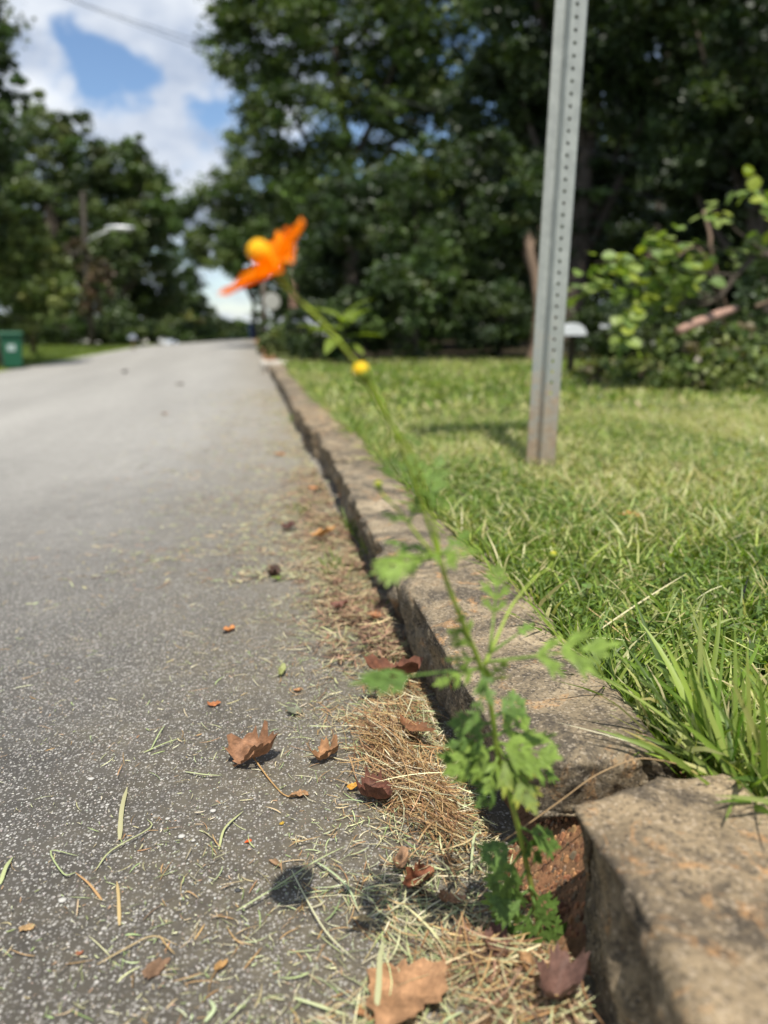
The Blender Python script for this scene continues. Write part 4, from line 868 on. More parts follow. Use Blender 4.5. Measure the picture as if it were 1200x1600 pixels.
# dry leaves
def dryleaf_mesh(L, W, lobes, curl, roll, seed, nr=9, na=40, shape='maple'):
    r0 = np.random.default_rng(seed); th = np.linspace(-np.pi, np.pi, na, endpoint=False)
    if shape == 'maple': rad = .72 + .28 * np.abs(np.cos(th * lobes / 2 + seed)) ** .9; rad *= .86 + .14 * np.cos(th + seed * .7); rad = rad * (1 + .10 * np.sin(th * 3 + seed) * r0.random())
    else: rad = 1 / np.sqrt((np.cos(th)) ** 2 + (np.sin(th) * L / W) ** 2) ; rad = rad / rad.max()
    rad = rad * (1 + .10 * r0.normal(size=na)); rs = np.linspace(.0, 1, nr)[1:]
    X = np.concatenate([[0], (rs[:, None] * rad * np.cos(th)).ravel()]) * L * .5
    Y = np.concatenate([[0], (rs[:, None] * rad * np.sin(th)).ravel()]) * (W * .5 if shape == 'maple' else L * .5)
    P = np.stack([X / L * 3.2 + seed, Y / L * 3.2, X * 0], 1); n = fbm(P, 3) - .5
    Z = curl * (np.hypot(X, Y) ** 2) / (L * .5) + roll * (Y ** 2) / (W * .5) + n * .42 * L * (.35 + curl + abs(roll)) + .0015
    if abs(roll) > .8:
        ang = Y / (W * .5) * roll * 1.15; rr = W * .5 / (abs(roll) * 1.15); Y = np.sin(ang) * rr; Z = Z * .35 + (1 - np.cos(ang)) * rr
    V = np.stack([X, Y, Z - Z.min()], 1); i = np.arange(na); j = (i + 1) % na; F3 = np.stack([np.zeros(na, int), 1 + i, 1 + j], 1); Fq = []
    for k in range(nr - 2):
        a = 1 + k * na; Fq.append(np.stack([a + i, a + na + i, a + na + j, a + j], 1))
    Fq = np.vstack(Fq)
    if shape == 'maple' and curl > .5: Fq = Fq[~((np.arange(len(Fq)) % na >= 7) & (np.arange(len(Fq)) % na < 10) & (np.arange(len(Fq)) // na > 1) & (np.arange(len(Fq)) // na < 5))]
    return V, [F3, Fq]
_lm = {}
def leaf_mat(c):
    if c not in _lm:
        m = M('dry_leaf', .65, .3); o = m.coord('Object'); n = m.noise(o, 90, 6, .65); v = m.noise(m.coord('Object', (1, 4, 1)), 260, 3)
        col = m.mix(1.0, c, m.ramp(n, [(.28, .36), (.5, .78), (.72, 1.25)]), 'MULTIPLY'); col = m.mix(.35, col, m.mix(1.0, col, m.ramp(v, [(.35, .6), (.65, 1.4)]), 'MULTIPLY')); m.color(col); m.bump(v, .6, .001)
        tr = m.add('ShaderNodeBsdfTranslucent'); m.link(col, tr.inputs[0]); mx = m.add('ShaderNodeMixShader'); mx.inputs[0].default_value = .15
        m.link(m.b.outputs[0], mx.inputs[1]); m.link(tr.outputs[0], mx.inputs[2]); m.link(mx.outputs[0], m.n['Material Output'].inputs[0]); _lm[c] = m.m
    return _lm[c]
def dry_leaf(px, py, wpx, label, c, rot=0, asp=.75, lobes=5, curl=.5, roll=.3, shape='maple', dz=.0, stem=None, tilt=(0, 0), seed=None, z=None, name='dry_leaf'):
    p = on_ground(px, py) if z is None else at_z(px, py, z); L = wpx / FPX * (Vector((0, 0, CAM_H)) - p).length * .97
    t = thing(name, label, 'leaf', p + Vector((0, 0, dz + .001)), None); s = seed if seed else px * .37 + py * .11; V, F = dryleaf_mesh(L, L * asp, lobes, curl, roll, int(s), shape=shape)
    o = obj('blade', mesh('blade', V, F, smooth_=True, mat=leaf_mat(c)), t); o.rotation_euler = (R(tilt[0]), R(tilt[1]), R(rot))
    if stem:
        q = [t.location] + [on_ground(*s_) + Vector((0, 0, .002)) for s_ in stem]; q[0] = q[0] + Vector((0, 0, .004)); cp = curve_pts([v - t.location for v in q], 12)
        obj('leaf_stem', mesh('leaf_stem', *tube(cp, np.linspace(.0011, .0006, len(cp)), 6), smooth_=True, mat=simple('stem_tan', (.36, .22, .09), .7, .3)), t)
    return t
dry_leaf(395, 1190, 92, 'large curled brown leaf with a stem, alone on the asphalt', (.33, .17, .09), 15, .78, 5, .9, .5, dz=.002, stem=[(425, 1225), (450, 1247), (482, 1240)], tilt=(10, -8))
dry_leaf(613, 1078, 92, 'dark reddish leaf under the left cosmos leaf, touching the kerb', (.20, .085, .05), -18, .42, 3, .5, .35, 'oval', dz=.015)
dry_leaf(512, 1188, 58, 'ragged tan leaf beside the golden straw pile', (.36, .19, .09), 35, .7, 5, .9, .5, dz=.002)
dry_leaf(585, 1256, 62, 'folded dark red-brown leaf left of the straw pile', (.17, .07, .045), -50, .75, 3, .8, .7, 'oval', dz=.006)
dry_leaf(648, 1168, 80, 'long rust-brown leaf strip lying on the straw pile', (.24, .11, .05), -62, .33, 3, .5, .5, 'oval', dz=.022)
dry_leaf(657, 1385, 60, 'rolled glossy red-brown leaf near the shadow of the plant', (.24, .085, .04), 35, .6, 3, .6, .9, 'oval', dz=.004)
dry_leaf(705, 1416, 40, 'small tan leaf scrap right of the rolled red-brown leaf', (.42, .23, .12), -20, .5, 3, .4, .3, 'oval', dz=.004)
dry_leaf(627, 1358, 42, 'small folded tan leaf standing below the straw pile', (.38, .22, .12), 70, .55, 3, .5, .8, 'oval', dz=.003)
dry_leaf(622, 1562, 155, 'large flat tan leaf at the bottom edge of the picture', (.40, .22, .11), 60, .85, 3, .22, .10, dz=.004, seed=11)
dry_leaf(357, 987, 26, 'small orange leaf scrap alone on the far asphalt', (.60, .26, .09), 50, .55, 3, .3, .3, 'oval')
dry_leaf(507, 850, 44, 'curved orange-tan leaf among the gutter sprouts', (.58, .30, .10), 25, .4, 3, .5, .8, 'oval', dz=.02)
dry_leaf(452, 830, 28, 'dark purple-brown leaf at the edge of the brown straw', (.10, .04, .03), -10, .6, 3, .5, .5, 'oval', dz=.006)
dry_leaf(428, 900, 30, 'dark leaf with a green scrap on the far asphalt', (.09, .05, .035), 60, .6, 3, .6, .5, 'oval')
dry_leaf(434, 908, 20, 'small green leaf scrap in front of the dark leaf', (.16, .22, .04), 20, .6, 3, .3, .4, 'oval', dz=.004)
dry_leaf(468, 1246, 34, 'small curled tan leaf at the end of the curled leaf stem', (.44, .25, .12), 10, .35, 3, .3, .8, 'oval')
dry_leaf(462, 1117, 32, 'grey-green leaf scrap above the ragged tan leaf', (.20, .21, .14), 5, .7, 5, .3, .2)
dry_leaf(575, 1098, 44, 'crumpled pale green leaf on top of the straw pile', (.40, .42, .28), 0, .6, 7, .9, .4, dz=.024)
dry_leaf(388, 1317, 13, 'tiny bright orange-red petal on the asphalt', (.75, .13, .02), 20, .7, 3, .2, .2)
dry_leaf(334, 1103, 20, 'little rust-orange leaf scrap left of the straw', (.50, .19, .07), 10, .5, 3, .3, .3, 'oval')
dry_leaf(466, 1081, 16, 'little pale orange scrap above the grey-green leaf', (.58, .30, .14), 10, .8, 3, .3, .3)
dry_leaf(441, 1054, 32, 'pale green folded leaf scrap on the far asphalt', (.42, .45, .18), 75, .35, 3, .2, .8, 'oval')
dry_leaf(244, 1515, 40, 'flat dull brown leaf at the lower left, out of focus', (.22, .13, .075), 50, .6, 3, .1, .1, 'oval')
dry_leaf(345, 1513, 22, 'small amber leaf scrap near the bottom of the asphalt', (.55, .32, .12), 40, .5, 3, .3, .3, 'oval')
dry_leaf(43, 1453, 20, 'small ochre leaf scrap at the lower left edge', (.50, .32, .15), 30, .5, 3, .3, .3, 'oval')
dry_leaf(125, 1492, 14, 'tiny rust-coloured scrap below the ochre one', (.42, .16, .08), 30, .7, 3, .3, .3)
dry_leaf(440, 1290, 10, 'speck of yellow petal at the straw edge', (.62, .40, .05), 30, .7, 3, .3, .3)
dry_leaf(552, 1237, 22, 'yellow-orange petal beside the folded dark leaf', (.70, .36, .06), 30, .6, 3, .3, .3, 'oval', dz=.004)
dry_leaf(540, 1395, 10, 'dark round seed-like scrap near the leaf shadow', (.05, .045, .04), 30, .9, 3, .3, .1)
dry_leaf(655, 1398, 30, 'dark leaf piece under the rolled red-brown leaf', (.14, .07, .04), -60, .6, 3, .3, .5, 'oval')
dry_leaf(868, 1582, 90, 'mauve-brown crumpled leaf at the foot of the nearest stone', (.20, .11, .085), 40, .8, 5, .7, .4, dz=.012)
dry_leaf(775, 1500, 60, 'red-brown leaf in the shade at the foot of the flower stem', (.17, .08, .055), 80, .6, 3, .5, .6, 'oval', dz=.008)
dry_leaf(822, 1535, 40, 'tan curled leaf just below the flower stem', (.45, .26, .12), 85, .5, 3, .4, .9, 'oval', dz=.014)
dry_leaf(590, 1590, 60, 'orange-brown leaf tip hidden beneath the large flat leaf', (.40, .20, .09), 160, .5, 3, .2, .2, 'oval', dz=.001)
dry_leaf(430, 1352, 24, 'small rolled tan leaf touching the round shadow', (.40, .25, .14), -50, .4, 3, .3, .9, 'oval')
dry_leaf(565, 1445, 30, 'pale amber husk above the large flat leaf', (.58, .42, .20), -25, .35, 3, .3, .8, 'oval', dz=.003)
dry_leaf(490, 770, 20, 'orange leaf speck far up the gutter', (.60, .26, .10), 0, .6, 3, .3, .3, 'oval', dz=.01)
dry_leaf(436, 712, 18, 'faint orange leaf on the road beyond the gutter weeds', (.60, .25, .09), 0, .6, 3, .3, .3, 'oval')
dry_leaf(530, 965, 30, 'reddish leaf buried in the pinkish gutter straw', (.24, .11, .08), 10, .6, 3, .4, .5, 'oval', dz=.02)
dry_leaf(585, 985, 28, 'orange-brown leaf in the straw against the long stone', (.45, .21, .10), 10, .5, 3, .4, .4, 'oval', dz=.02)
dry_leaf(195, 583, 14, 'dark leaf speck in the middle of the far road', (.10, .08, .06), 0, .8, 3, .3, .3); dry_leaf(280, 602, 14, 'second dark speck on the far road, nearer the kerb', (.10, .08, .06), 0, .8, 3, .3, .3)
dry_leaf(258, 648, 14, 'pinkish leaf speck on the road below the dark specks', (.45, .25, .15), 0, .8, 3, .3, .3)
dry_leaf(1052, 1090 , 10, 'tiny yellow petal in the long grass', (.6, .45, .05), 0, .7, 3, .3, .3, z=LAWN_Z + .02)

# single straws and pebbles one can point to
def straw(pts, W, label, c, lift=.002, cat='straw', name='straw', mat='litter', up=(0, 0, 1)):
    P = [on_ground(*p) + Vector((0, 0, lift + (.003 if 0 < i < len(pts) - 1 else 0))) for i, p in enumerate(pts)]; t = thing(name, label, cat, P[0])
    cp = curve_pts([p - P[0] for p in P], 12); T = unit(np.gradient(cp, axis=0)); S = unit(np.cross(T, np.array(up, float))); n = len(cp)
    w = W * .36 * np.interp(np.linspace(0, 1, n), [0, .15, .8, 1], [.5, 1, .9, .2])[:, None] * (1 + .3 * (vnoise(cp * 90)[:, None] - .5)); V = np.vstack([cp - S * w, cp + np.array([0, 0, 1.]) * w * .5, cp + S * w]); i = np.arange(n - 1)
    F = np.vstack([np.stack([i, i + 1, n + i + 1, n + i], 1), np.stack([n + i, n + i + 1, 2 * n + i + 1, 2 * n + i], 1)])
    obj('stalk', mesh('stalk', V, F, np.tile(c, (len(V), 1)), smooth_=True, mat=MAT[mat]), t); return t
straw([(187, 1315), (191, 1270), (199, 1232)], .0065, 'broad flat straw blade pointing up the road at the left', (.38, .36, .20))
straw([(187, 1449), (186, 1410), (183, 1380)], .004, 'short tan straw standing upright in the picture at the lower left', (.46, .34, .16))
straw([(160, 1410), (140, 1388), (118, 1366)], .003, 'brown slanting straw left of the short tan one', (.45, .27, .12))
straw([(118, 1366), (100, 1372), (80, 1336), (122, 1340)], .002, 'thin pale green bent blade above the brown slanting straw', (.36, .42, .20))
straw([(0, 1385), (10, 1362), (20, 1342)], .005, 'pale green blade at the left edge of the road', (.38, .42, .20))
straw([(152, 1510), (200, 1488), (240, 1470), (278, 1480)], .002, 'thin tan stem beside the dull brown leaf', (.40, .30, .15))
straw([(456, 1368), (475, 1410), (510, 1470), (555, 1510)], .0018, 'long thin whitish stem crossing the round shadow', (.55, .54, .34), .006)
straw([(370, 1432), (430, 1400), (490, 1360), (540, 1330)], .0022, 'long pale green stem running under the round shadow', (.38, .42, .22), .006)
straw([(492, 1352), (520, 1375), (545, 1400), (560, 1430)], .0026, 'grey-green blade right of the round shadow', (.36, .42, .24), .005)
straw([(588, 1600), (592, 1560), (594, 1520), (600, 1490)], .006, 'flat pale blade lying across the large flat leaf', (.38, .38, .21), .012)
straw([(235, 1175), (250, 1150), (258, 1135)], .002, 'short forked green stem on the left asphalt, upper prong', (.36, .42, .2)); straw([(225, 1178), (255, 1168), (282, 1155)], .0025, 'short forked green stem on the left asphalt, lower prong', (.38, .43, .2))
straw([(290, 1208), (320, 1216), (345, 1214)], .0025, 'curled pale blade just left of the big curled leaf', (.42, .46, .24))
straw([(342, 1330), (352, 1300), (380, 1270)], .003, 'green-tan blade below the big curled leaf', (.40, .42, .2)); straw([(150, 1362), (175, 1335), (235, 1300), (230, 1282)], .002, 'thin hooked stem in the middle of the left asphalt', (.38, .40, .2))
straw([(320, 1600), (335, 1585), (328, 1565)], .004, 'pale green blade at the bottom edge', (.42, .48, .28)); straw([(460, 1562), (500, 1580), (545, 1590)], .004, 'blurred pale blade left of the large flat leaf', (.45, .48, .27))
straw([(600, 1440), (660, 1400), (690, 1370)], .002, 'pale straight stem above the large flat leaf', (.5, .48, .3), .006)
straw([(735, 1390), (740, 1340), (752, 1328)], .003, 'pale curved blade against the dark foot of the kerb', (.42, .46, .26), .02); straw([(690, 1345), (725, 1338), (748, 1318)], .0025, 'tan straw bending towards the kerb foot', (.5, .38, .2), .012)
for (px, py, w, lb) in [(284, 1308, 14, 'white pebble below the curled leaf'), (143, 1218, 11, 'white pebble on the left asphalt'), (262, 1280, 9, 'small white pebble left of the pair'), (333, 1268, 12, 'flat white pebble nearest the curled leaf'), (302, 1314, 8, 'tiny grey pebble beside the white pebble'), (168, 1258, 7, 'tiny pebble by the broad straw blade'), (372, 1392, 12, 'dark round pebble left of the shadow'), (98, 1408, 14, 'blurred pale pebble at the lower left')]:
    p = on_ground(px, py); s = w / FPX * (p - Vector((0, 0, CAM_H))).length * .42; V, F = lathe([(0.01, -.5), (.6, -.4), (1, .0), (.7, .5), (.01, .7)], 9); V = V * (1 + .35 * (fbm(V * 1.3 + px, 2)[:, None] - .5)) * np.array([1, .8, .55])
    o = obj('pebble', mesh('pebble', V * s, F, smooth_=True, mat=simple('pebble', (.05, .05, .05) if 'dark' in lb else (.40, .385, .35), .8, .3)), loc=p + Vector((0, 0, s * .25))); tag(o, lb, 'pebble', 'pebbles on the asphalt')

# stalks lying across the stones
t = thing('grass_stalk', 'long arching reddish grass stalk bridging the gap between the near stones', 'stalk', at_z(1085, 1200, .125)); cols = (.32, .20, .11)
cp = curve_pts([Vector(q) - t.location for q in [at_z(1085, 1200, .125), at(1030, 1188, .66), at(990, 1187, .66), at(930, 1212, .655), at(880, 1248, .65), at(800, 1305, .655), at(700, 1370, .70)]], 30)
obj('stalk', mesh('stalk', *tube(cp, np.linspace(.0007, .0005, len(cp)), 6), smooth_=True, mat=simple('reddish_stalk', (.30, .20, .10), .6, .3)), t)
t = thing('dry_grass', 'brown-tipped dry grass blade lying over the top of the nearest stone', 'blade', at_z(1090, 1210, .13)); blade_obj(t, at_z(1090, 1210, .13), at_z(968, 1138, .145), .005, (0, 0, .006), (.36, .30, .10), (0, 0, 1))
t = thing('straw', 'thin white straw on the top of the long flat stone', 'straw', at_z(870, 1130, .135)); blade_obj(t, at_z(1012, 1168, .134), at_z(868, 1128, .136), .0016, (0, 0, .002), (.55, .52, .36), (0, 0, 1), mat='litter', name='stalk')
t = thing('straw', 'fine straw running down the middle of the long flat stone', 'straw', at_z(770, 950, .135)); blade_obj(t, at_z(775, 948, .134), at_z(945, 1045, .134), .0011, (0, 0, .002), (.50, .40, .26), (0, 0, 1), mat='litter', name='stalk')

# ------------------------------------------------------------------ the cosmos plant
root = on_ground(852, 1490); root.z = .002
pl_ = thing('cosmos_plant', 'tall thin cosmos with one orange flower growing from the kerb gap', 'plant', root)
stemm = M('cosmos_stem', .5, .35)
sc_ = stemm.add('ShaderNodeSeparateXYZ'); stemm.link(stemm.coord('Object'), sc_.inputs[0])
stemm.color(stemm.mix(stemm.ramp(stemm.noise(stemm.coord('Object', (1, 1, .2)), 200, 3), [(.3, 0.0), (.7, .6)]), stemm.ramp(sc_.outputs[2], [(.0, (.28, .22, .06)), (.14, (.19, .31, .03)), (.5, (.30, .42, .02))]), (.22, .20, .06)))
def T3(px, py, t): return at(px, py, t) - root
def stem_obj(nm, pts, r0, r1, n=30, par=None):
    cp = curve_pts(pts, n); return obj(nm, mesh(nm, *tube(cp, np.linspace(r0, r1, len(cp)), 8), smooth_=True, mat=stemm.m), par or pl_), cp
stem_obj('stem', [Vector((0, 0, -.02)), T3(838, 1425, .632), T3(818, 1330, .61), T3(800, 1255, .588), T3(778, 1180, .565), T3(768, 1110, .545), T3(752, 1045, .525), T3(728, 985, .505), T3(700, 915, .485), T3(688, 875, .475)], .0025, .0014, 60)
stem_obj('flower_stalk', [T3(688, 877, .475), T3(668, 815, .465), T3(645, 745, .45), T3(615, 672, .43), T3(583, 605, .415), T3(545, 553, .40), T3(500, 500, .39), T3(466, 468, .385), T3(441, 441, .381)], .0012, .0009, 40)
stem_obj('bud_stalk', [T3(689, 877, .475), T3(680, 825, .468), T3(662, 760, .455), T3(638, 700, .44), T3(608, 660, .428), T3(585, 620, .414), T3(573, 596, .405)], .0010, .0009, 30)
stem_obj('side_stalk', [T3(688, 877, .475), T3(655, 840, .47), T3(625, 800, .465), T3(600, 775, .46), T3(592, 763, .458)], .0010, .0008, 16)
stem_obj('side_stalk', [T3(757, 1040, .523), T3(775, 1000, .53), T3(795, 955, .54), T3(812, 930, .545), T3(838, 900, .55)], .0014, .0008, 16)
def bud(px, py, t, r, axis, label, open_=.5):
    c = T3(px, py, t); ax_ = Vector(axis).normalized(); Mx = Matrix.Translation(c) @ ax_.to_track_quat('Z', 'Y').to_matrix().to_4x4()
    V, F = lathe([(.05, -1.5), (.35, -1.3), (.8, -.6), (1.0, 0), (.9, .35), (.7, .5)], 14); o = obj('bud', mesh('bud', V * r, F, smooth_=True, mat=calyxm), pl_); o.matrix_local = Mx; o['label'] = label
    V, F = lathe([(.86, .2), (.95, .45), (.8, .85), (.45, 1.15), (.02, 1.22)], 14); V = V * (1 + .12 * (vnoise(V * 7)[:, None] - .5)); V = V * (1, 1, 1) if r > .004 else V * (.8, .8, .72); obj('florets', mesh('florets', V * r, F, smooth_=True, mat=budm if r > .004 else budg), o)
calyxm = simple('green_calyx', (.15, .20, .02), .5, .3, var=.2, scale=300)
budg = simple('greenish_floret', (.36, .34, .02), .6, .2, var=.3, scale=400)
budm = simple('yellow_floret', (.72, .46, .01), .6, .2, var=.2, scale=400)
bud(566, 583, .403, .0046, (-.40, -.1, .9), 'largest bud with a yellow top')
bud(591, 757, .457, .0028, (-.1, .0, 1), 'small yellow-green bud on the left side stalk')
bud(864, 867, .60, .0035, (.1, -.2, 1), 'blurred green-yellow bud over the lawn at the right')
stem_obj('side_stalk', [T3(838, 900, .55), T3(855, 890, .58), T3(864, 878, .598)], .0008, .0006, 10)

CL = [(.145, .235, .045), (.20, .29, .055), (.12, .20, .045)]
def cosmos_leaf(rt, tp, up, W, pairs, col, pet=.25, droop=.1, broad=.30, tint2=None):
    """a pinnately lobed leaf from rt to tip tp (both relative to the plant's foot)"""
    rt = Vector(rt); tp = Vector(tp); ax_ = tp - rt; L = ax_.length; a = ax_.normalized(); up = Vector(up); up = (up - a * up.dot(a)).normalized(); s = a.cross(up)
    A_, S_, U_ = np.array(a), np.array(s), np.array(up); R0 = np.array(rt)
    def pt(x, y, z=0): 
        x = np.asarray(x, float); y = np.asarray(y, float)
        return R0 + x[..., None] * A_ + y[..., None] * S_ + (z - droop * (x ** 2) / L - .35 * np.abs(y) * np.abs(y) / (W + 1e-6) + droop * .0)[..., None] * U_
    parts, cols_ = [], []
    def lobe(x0, y0, ang, ln, wd, zz):
        n = 9; t = np.linspace(0, 1, n); prof_ = np.interp(t, [0, .15, .38, .7, 1], [.35, .72, 1, .62, .04]); prof_ = prof_ * (1 + .22 * np.where(np.arange(n) % 3 == 1, 1, -.6)); prof_[-1] = .04; w = wd * .5 * prof_
        ca, sa = math.cos(ang), math.sin(ang); cx, cy = x0 + ca * ln * t, y0 + sa * ln * t
        Lf = pt(cx - sa * -w, cy - ca * w, zz + w * .25); Md = pt(cx, cy, zz + 0 * w); Rt = pt(cx - sa * w, cy + ca * w, zz + w * .25)
        V = np.vstack([Lf, Md, Rt]); i = np.arange(n - 1); F = np.vstack([np.stack([i, i + 1, n + i + 1, n + i], 1), np.stack([n + i, n + i + 1, 2 * n + i + 1, 2 * n + i], 1)]); parts.append((V, [F]))
        c = np.array(col) * random.uniform(.85, 1.15); cc = np.tile(c, (len(V), 1))
        if tint2 is not None: cc = cc + (np.array(tint2) - cc) * np.tile(smooth(.3, 1, t), 3)[:, None] * random.uniform(0, 1)
        cols_.append(cc)
    for k in range(pairs):
        f = pet + (1 - pet) * (k + .35) / (pairs + .6); ln = W * (.62 + .55 * math.sin(math.pi * min(1, (k + 1.0) / (pairs + .4)))) * random.uniform(.85, 1.1) * (1 - .25 * (k == pairs - 1))
        for sg in (-1, 1):
            ang = sg * R(random.uniform(34, 48)); zz = random.uniform(0, .0012); lobe(f * L, 0, ang, ln, ln * broad * 1.25, zz)
            for q, dd in ((.40, 1), (.40, -1)):
                lobe(f * L + math.cos(ang) * ln * q, math.sin(ang) * ln * q, ang + dd * R(30), ln * .46, ln * broad * .75, zz + .0003)
    lobe(L * .74, 0, 0, L * .30, W * broad * 1.35, .0005)
    for sg in (-1, 1): lobe(L * .80, 0, sg * R(34), L * .17, W * broad * .8, .0009)
    rx = np.linspace(0, L * .93, 8); rp_ = pt(rx, rx * 0); vt, ft = tube(rp_, np.linspace(.0013, .0004, 8), 6); parts.append((vt, ft)); cols_.append(np.tile(np.array(col) * 1.15, (len(vt), 1)))
    V, F = join(parts); o = obj('leaf', mesh('leaf', V, F, np.vstack(cols_), smooth_=True, mat=MAT['sprig']), pl_); return o
Cam = Vector((0, 0, CAM_H)) - root
def lf(x0, y0, t0, x1, y1, t1, W, pairs, c=0, up=None, **kw):
    a, b_ = T3(x0, y0, t0), T3(x1, y1, t1); u = Vector(up) if up else ((Cam - a).normalized() * .7 + Vector((0, 0, .8)))
    return cosmos_leaf(a, b_, u, W, pairs, CL[c % 3] if isinstance(c, int) else c, **kw)
# upper whorl
lf(690, 868, .475, 583, 888, .46, .020, 3, 1, (0, -.45, 1)); lf(690, 866, .475, 745, 858, .455, .016, 2, 1, (0, -.4, 1), pet=.1); lf(686, 868, .475, 602, 838, .50, .013, 2, 0, (0, -.2, 1)); lf(690, 866, .475, 640, 868, .45, .012, 2, 1, (0, -.1, 1), pet=.1)
lf(640, 815, .467, 598, 800, .46, .010, 2, 0, (0, -.3, 1)); lf(640, 815, .467, 655, 775, .47, .008, 2, 1); lf(690, 866, .477, 735, 825, .50, .010, 2, 0)
# thread-like foliage around the upper fork
lf(655, 790, .46, 640, 700, .47, .012, 3, 0, broad=.16); lf(672, 800, .467, 690, 705, .48, .012, 3, 0, broad=.16); lf(645, 750, .452, 700, 735, .46, .011, 2, 0, broad=.15); lf(650, 765, .455, 705, 790, .46, .010, 2, 0, broad=.16)
lf(620, 680, .435, 665, 690, .45, .010, 2, 0, broad=.15); lf(628, 705, .44, 600, 745, .44, .008, 2, 2, broad=.16)
# middle leaves
lf(752, 1045, .525, 556, 1058, .475, .018, 3, 2, (-.1, -.35, 1), pet=.58, droop=.06)
lf(755, 1035, .525, 968, 1012, .50, .025, 3, 1, (0, -.5, .85), pet=.36, droop=-.04, broad=.24)
lf(765, 1020, .525, 783, 872, .53, .014, 4, 1, (-.1, -1, .3), pet=.38, broad=.2)
lf(745, 1045, .523, 683, 1068, .50, .010, 3, 1, (0, -.9, .6), pet=.1); lf(735, 1010, .51, 702, 985, .50, .010, 2, 1, (0, -1, .5), pet=.1); lf(742, 1030, .52, 700, 1030, .505, .009, 2, 1, (0, -1, .5), pet=.1)
lf(760, 1060, .53, 790, 1040, .50, .012, 2, 1, (0, -1, .5), pet=.05); lf(758, 1060, .53, 745, 1130, .51, .012, 2, 2, (.3, -1, .3), pet=.05); lf(735, 1000, .508, 715, 950, .50, .009, 2, 1, (0, -1, .3), pet=.1)
lf(752, 1050, .525, 770, 1100, .51, .010, 2, 2, (-.3, -1, .3), pet=.05); lf(760, 1025, .527, 835, 970, .55, .010, 1, 0, (0, -.6, .8), pet=.6)
# lower middle
lf(775, 1160, .562, 872, 1180, .53, .026, 3, 1, (0, -.8, .8), pet=.12); lf(778, 1165, .562, 838, 1266, .53, .024, 2, (.16, .22, .04), (0, -1, .5), pet=.15, tint2=(.36, .34, .03)); lf(776, 1165, .562, 700, 1208, .535, .024, 2, 1, (0, -1, .5), pet=.1)
lf(775, 1150, .56, 830, 1120, .58, .020, 2, 1, (0, -.8, .7), pet=.1); lf(770, 1130, .555, 702, 1130, .545, .014, 3, 2, (0, -.9, .6), pet=.15); lf(772, 1120, .55, 822, 1092, .56, .014, 3, 2, (0, -.8, .7), pet=.2); lf(775, 1145, .56, 700, 1165, .54, .014, 2, 2, (0, -.9, .5), pet=.2)
lf(785, 1205, .572, 690, 1180, .55, .018, 4, 2, (0, -.9, .6), pet=.15, tint2=(.34, .33, .03)); lf(788, 1215, .575, 745, 1262, .56, .012, 2, 2, (0, -1, .4), pet=.3); lf(786, 1210, .574, 740, 1225, .56, .012, 2, 2, (0, -1, .4), pet=.1)
lf(788, 1180, .575, 880, 1215, .60, .014, 3, 0, (0, -.6, .8), pet=.3); lf(785, 1190, .572, 825, 1225, .56, .014, 2, 1, (0, -1, .4), pet=.1); lf(780, 1175, .566, 760, 1240, .55, .014, 2, 1, (0, -1, .4), pet=.2)
# dark leaves low in the gap
lf(808, 1290, .60, 880, 1322, .61, .016, 3, 2, (0, -.5, .9)); lf(810, 1310, .604, 752, 1345, .60, .018, 3, 2, (0, -.6, .9)); lf(815, 1330, .608, 770, 1400, .61, .02, 3, 2, (0, -.7, .7)); lf(822, 1360, .615, 775, 1450, .63, .022, 3, 2, (0, -.7, .7))
lf(828, 1385, .62, 872, 1440, .63, .018, 3, 2, (0, -.8, .6)); lf(832, 1400, .625, 868, 1520, .63, .020, 4, 2, (0, -.8, .6)); lf(838, 1420, .63, 890, 1480, .64, .018, 3, 2, (0, -.8, .6)); lf(830, 1390, .625, 770, 1420, .62, .02, 3, 2, (0, -.6, .8)); lf(840, 1440, .635, 885, 1550, .635, .018, 3, 2, (0, -.8, .6))
lf(836, 1410, .63, 800, 1480, .635, .018, 3, 2, (0, -.7, .7)); lf(812, 1300, .603, 850, 1350, .61, .014, 2, 2, (0, -.7, .7))

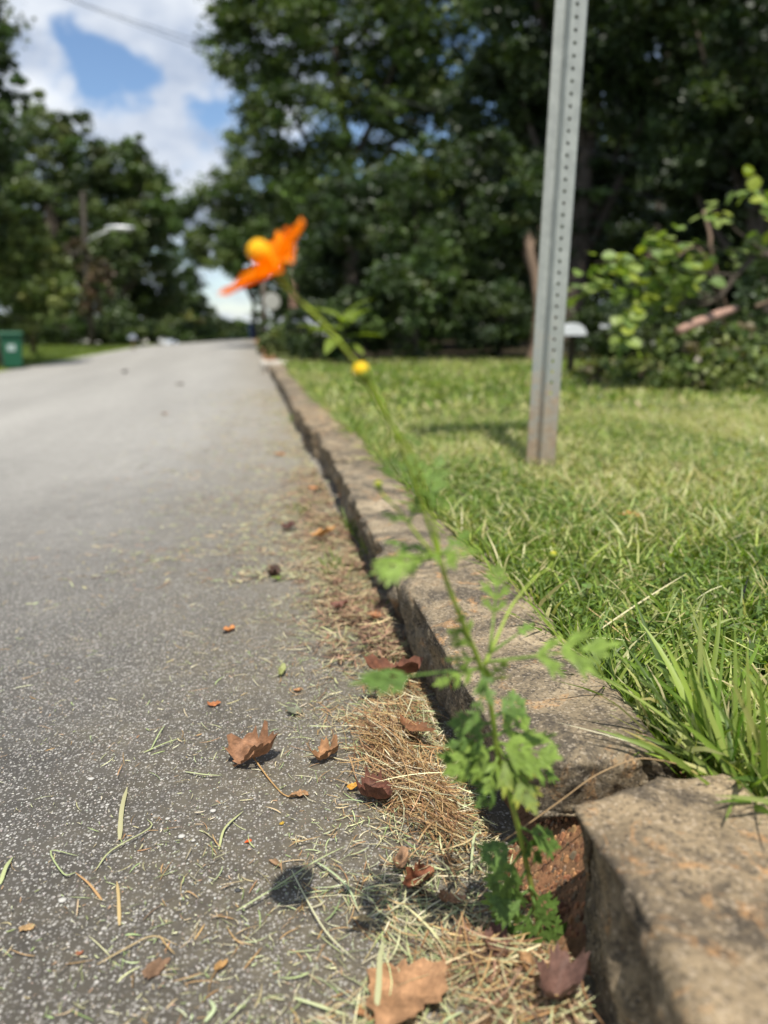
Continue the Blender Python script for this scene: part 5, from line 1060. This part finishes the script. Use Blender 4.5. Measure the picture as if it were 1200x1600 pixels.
# the flower: eight notched petals around a raised yellow centre
fc = T3(435, 428, .381); camR = Vector((math.cos(YAW), -math.sin(YAW), 0)); camU = Vector((math.sin(PITCH) * math.sin(YAW), math.sin(PITCH) * math.cos(YAW), math.cos(PITCH))); camB = camR.cross(camU)
fn = (camR * -.68 + camU * .73 + camB * .42).normalized(); Fm = Matrix.Translation(fc) @ orient((camR * .73 + camU * .68), fn)
fl = bpy.data.objects.new('flower', None); C.objects.link(fl); fl.parent = pl_; fl.matrix_local = Fm; fl['label'] = 'orange cosmos flower seen from the side'
def petal_mesh(seed):
    r0 = np.random.default_rng(seed); nu, nv = 14, 15; u = np.linspace(0, 1, nu); v = np.linspace(-1, 1, nv); U, Vv = np.meshgrid(u, v, indexing='ij'); L = .0255; W = .0218 * (.92 + .16 * r0.random())
    w = W * .5 * np.interp(U, [0, .2, .45, .7, .9, 1], [.20, .52, .88, 1, .86, .60]); notch = 1 - .035 * (1 - np.cos(Vv * np.pi * 2.5)) * U ** 6
    X = .003 + U * L * notch * (1 - .16 * Vv ** 2 * U ** 2); Y = Vv * w; Z = .50 * X * (1 - U * .30) + .0016 * np.cos(Vv * 6.3) * U + .10 * np.abs(Y) * (.4 + r0.random() * .8) + r0.normal() * .002 * U ** 2
    V = np.stack([X, Y, Z], -1).reshape(-1, 3); i, j = np.meshgrid(np.arange(nu - 1), np.arange(nv - 1), indexing='ij'); b0 = i * nv + j; F = np.stack([b0, b0 + 1, b0 + nv + 1, b0 + nv], -1).reshape(-1, 4)
    return mesh('petal', V, F, smooth_=True, mat=MAT['petal'])
for k in range(8):
    o = obj('petal', petal_mesh(k), fl); o.rotation_euler = (0, R(random.uniform(-5, 4)), k * math.pi / 4 + .15 + random.gauss(0, .05))
V, F = lathe([(.0022, -.001), (.0030, .003), (.0033, .007), (.0048, .010), (.0056, .0135), (.0050, .0168), (.0028, .019), (.0001, .0195)], 18); rad = 1 + .16 * (vnoise(V * 900) - .5); V[:, :2] *= rad[:, None]
obj('flower_centre', mesh('flower_centre', V, F, smooth_=True, mat=simple('orange_yellow_florets', (.85, .42, .004), .6, .2, var=.3, scale=500, bump=.5)), fl)
V, F = lathe([(.0012, -.009), (.0028, -.006), (.0036, -.001), (.0034, .003)], 14); obj('calyx', mesh('calyx', V, F, smooth_=True, mat=calyxm), fl)
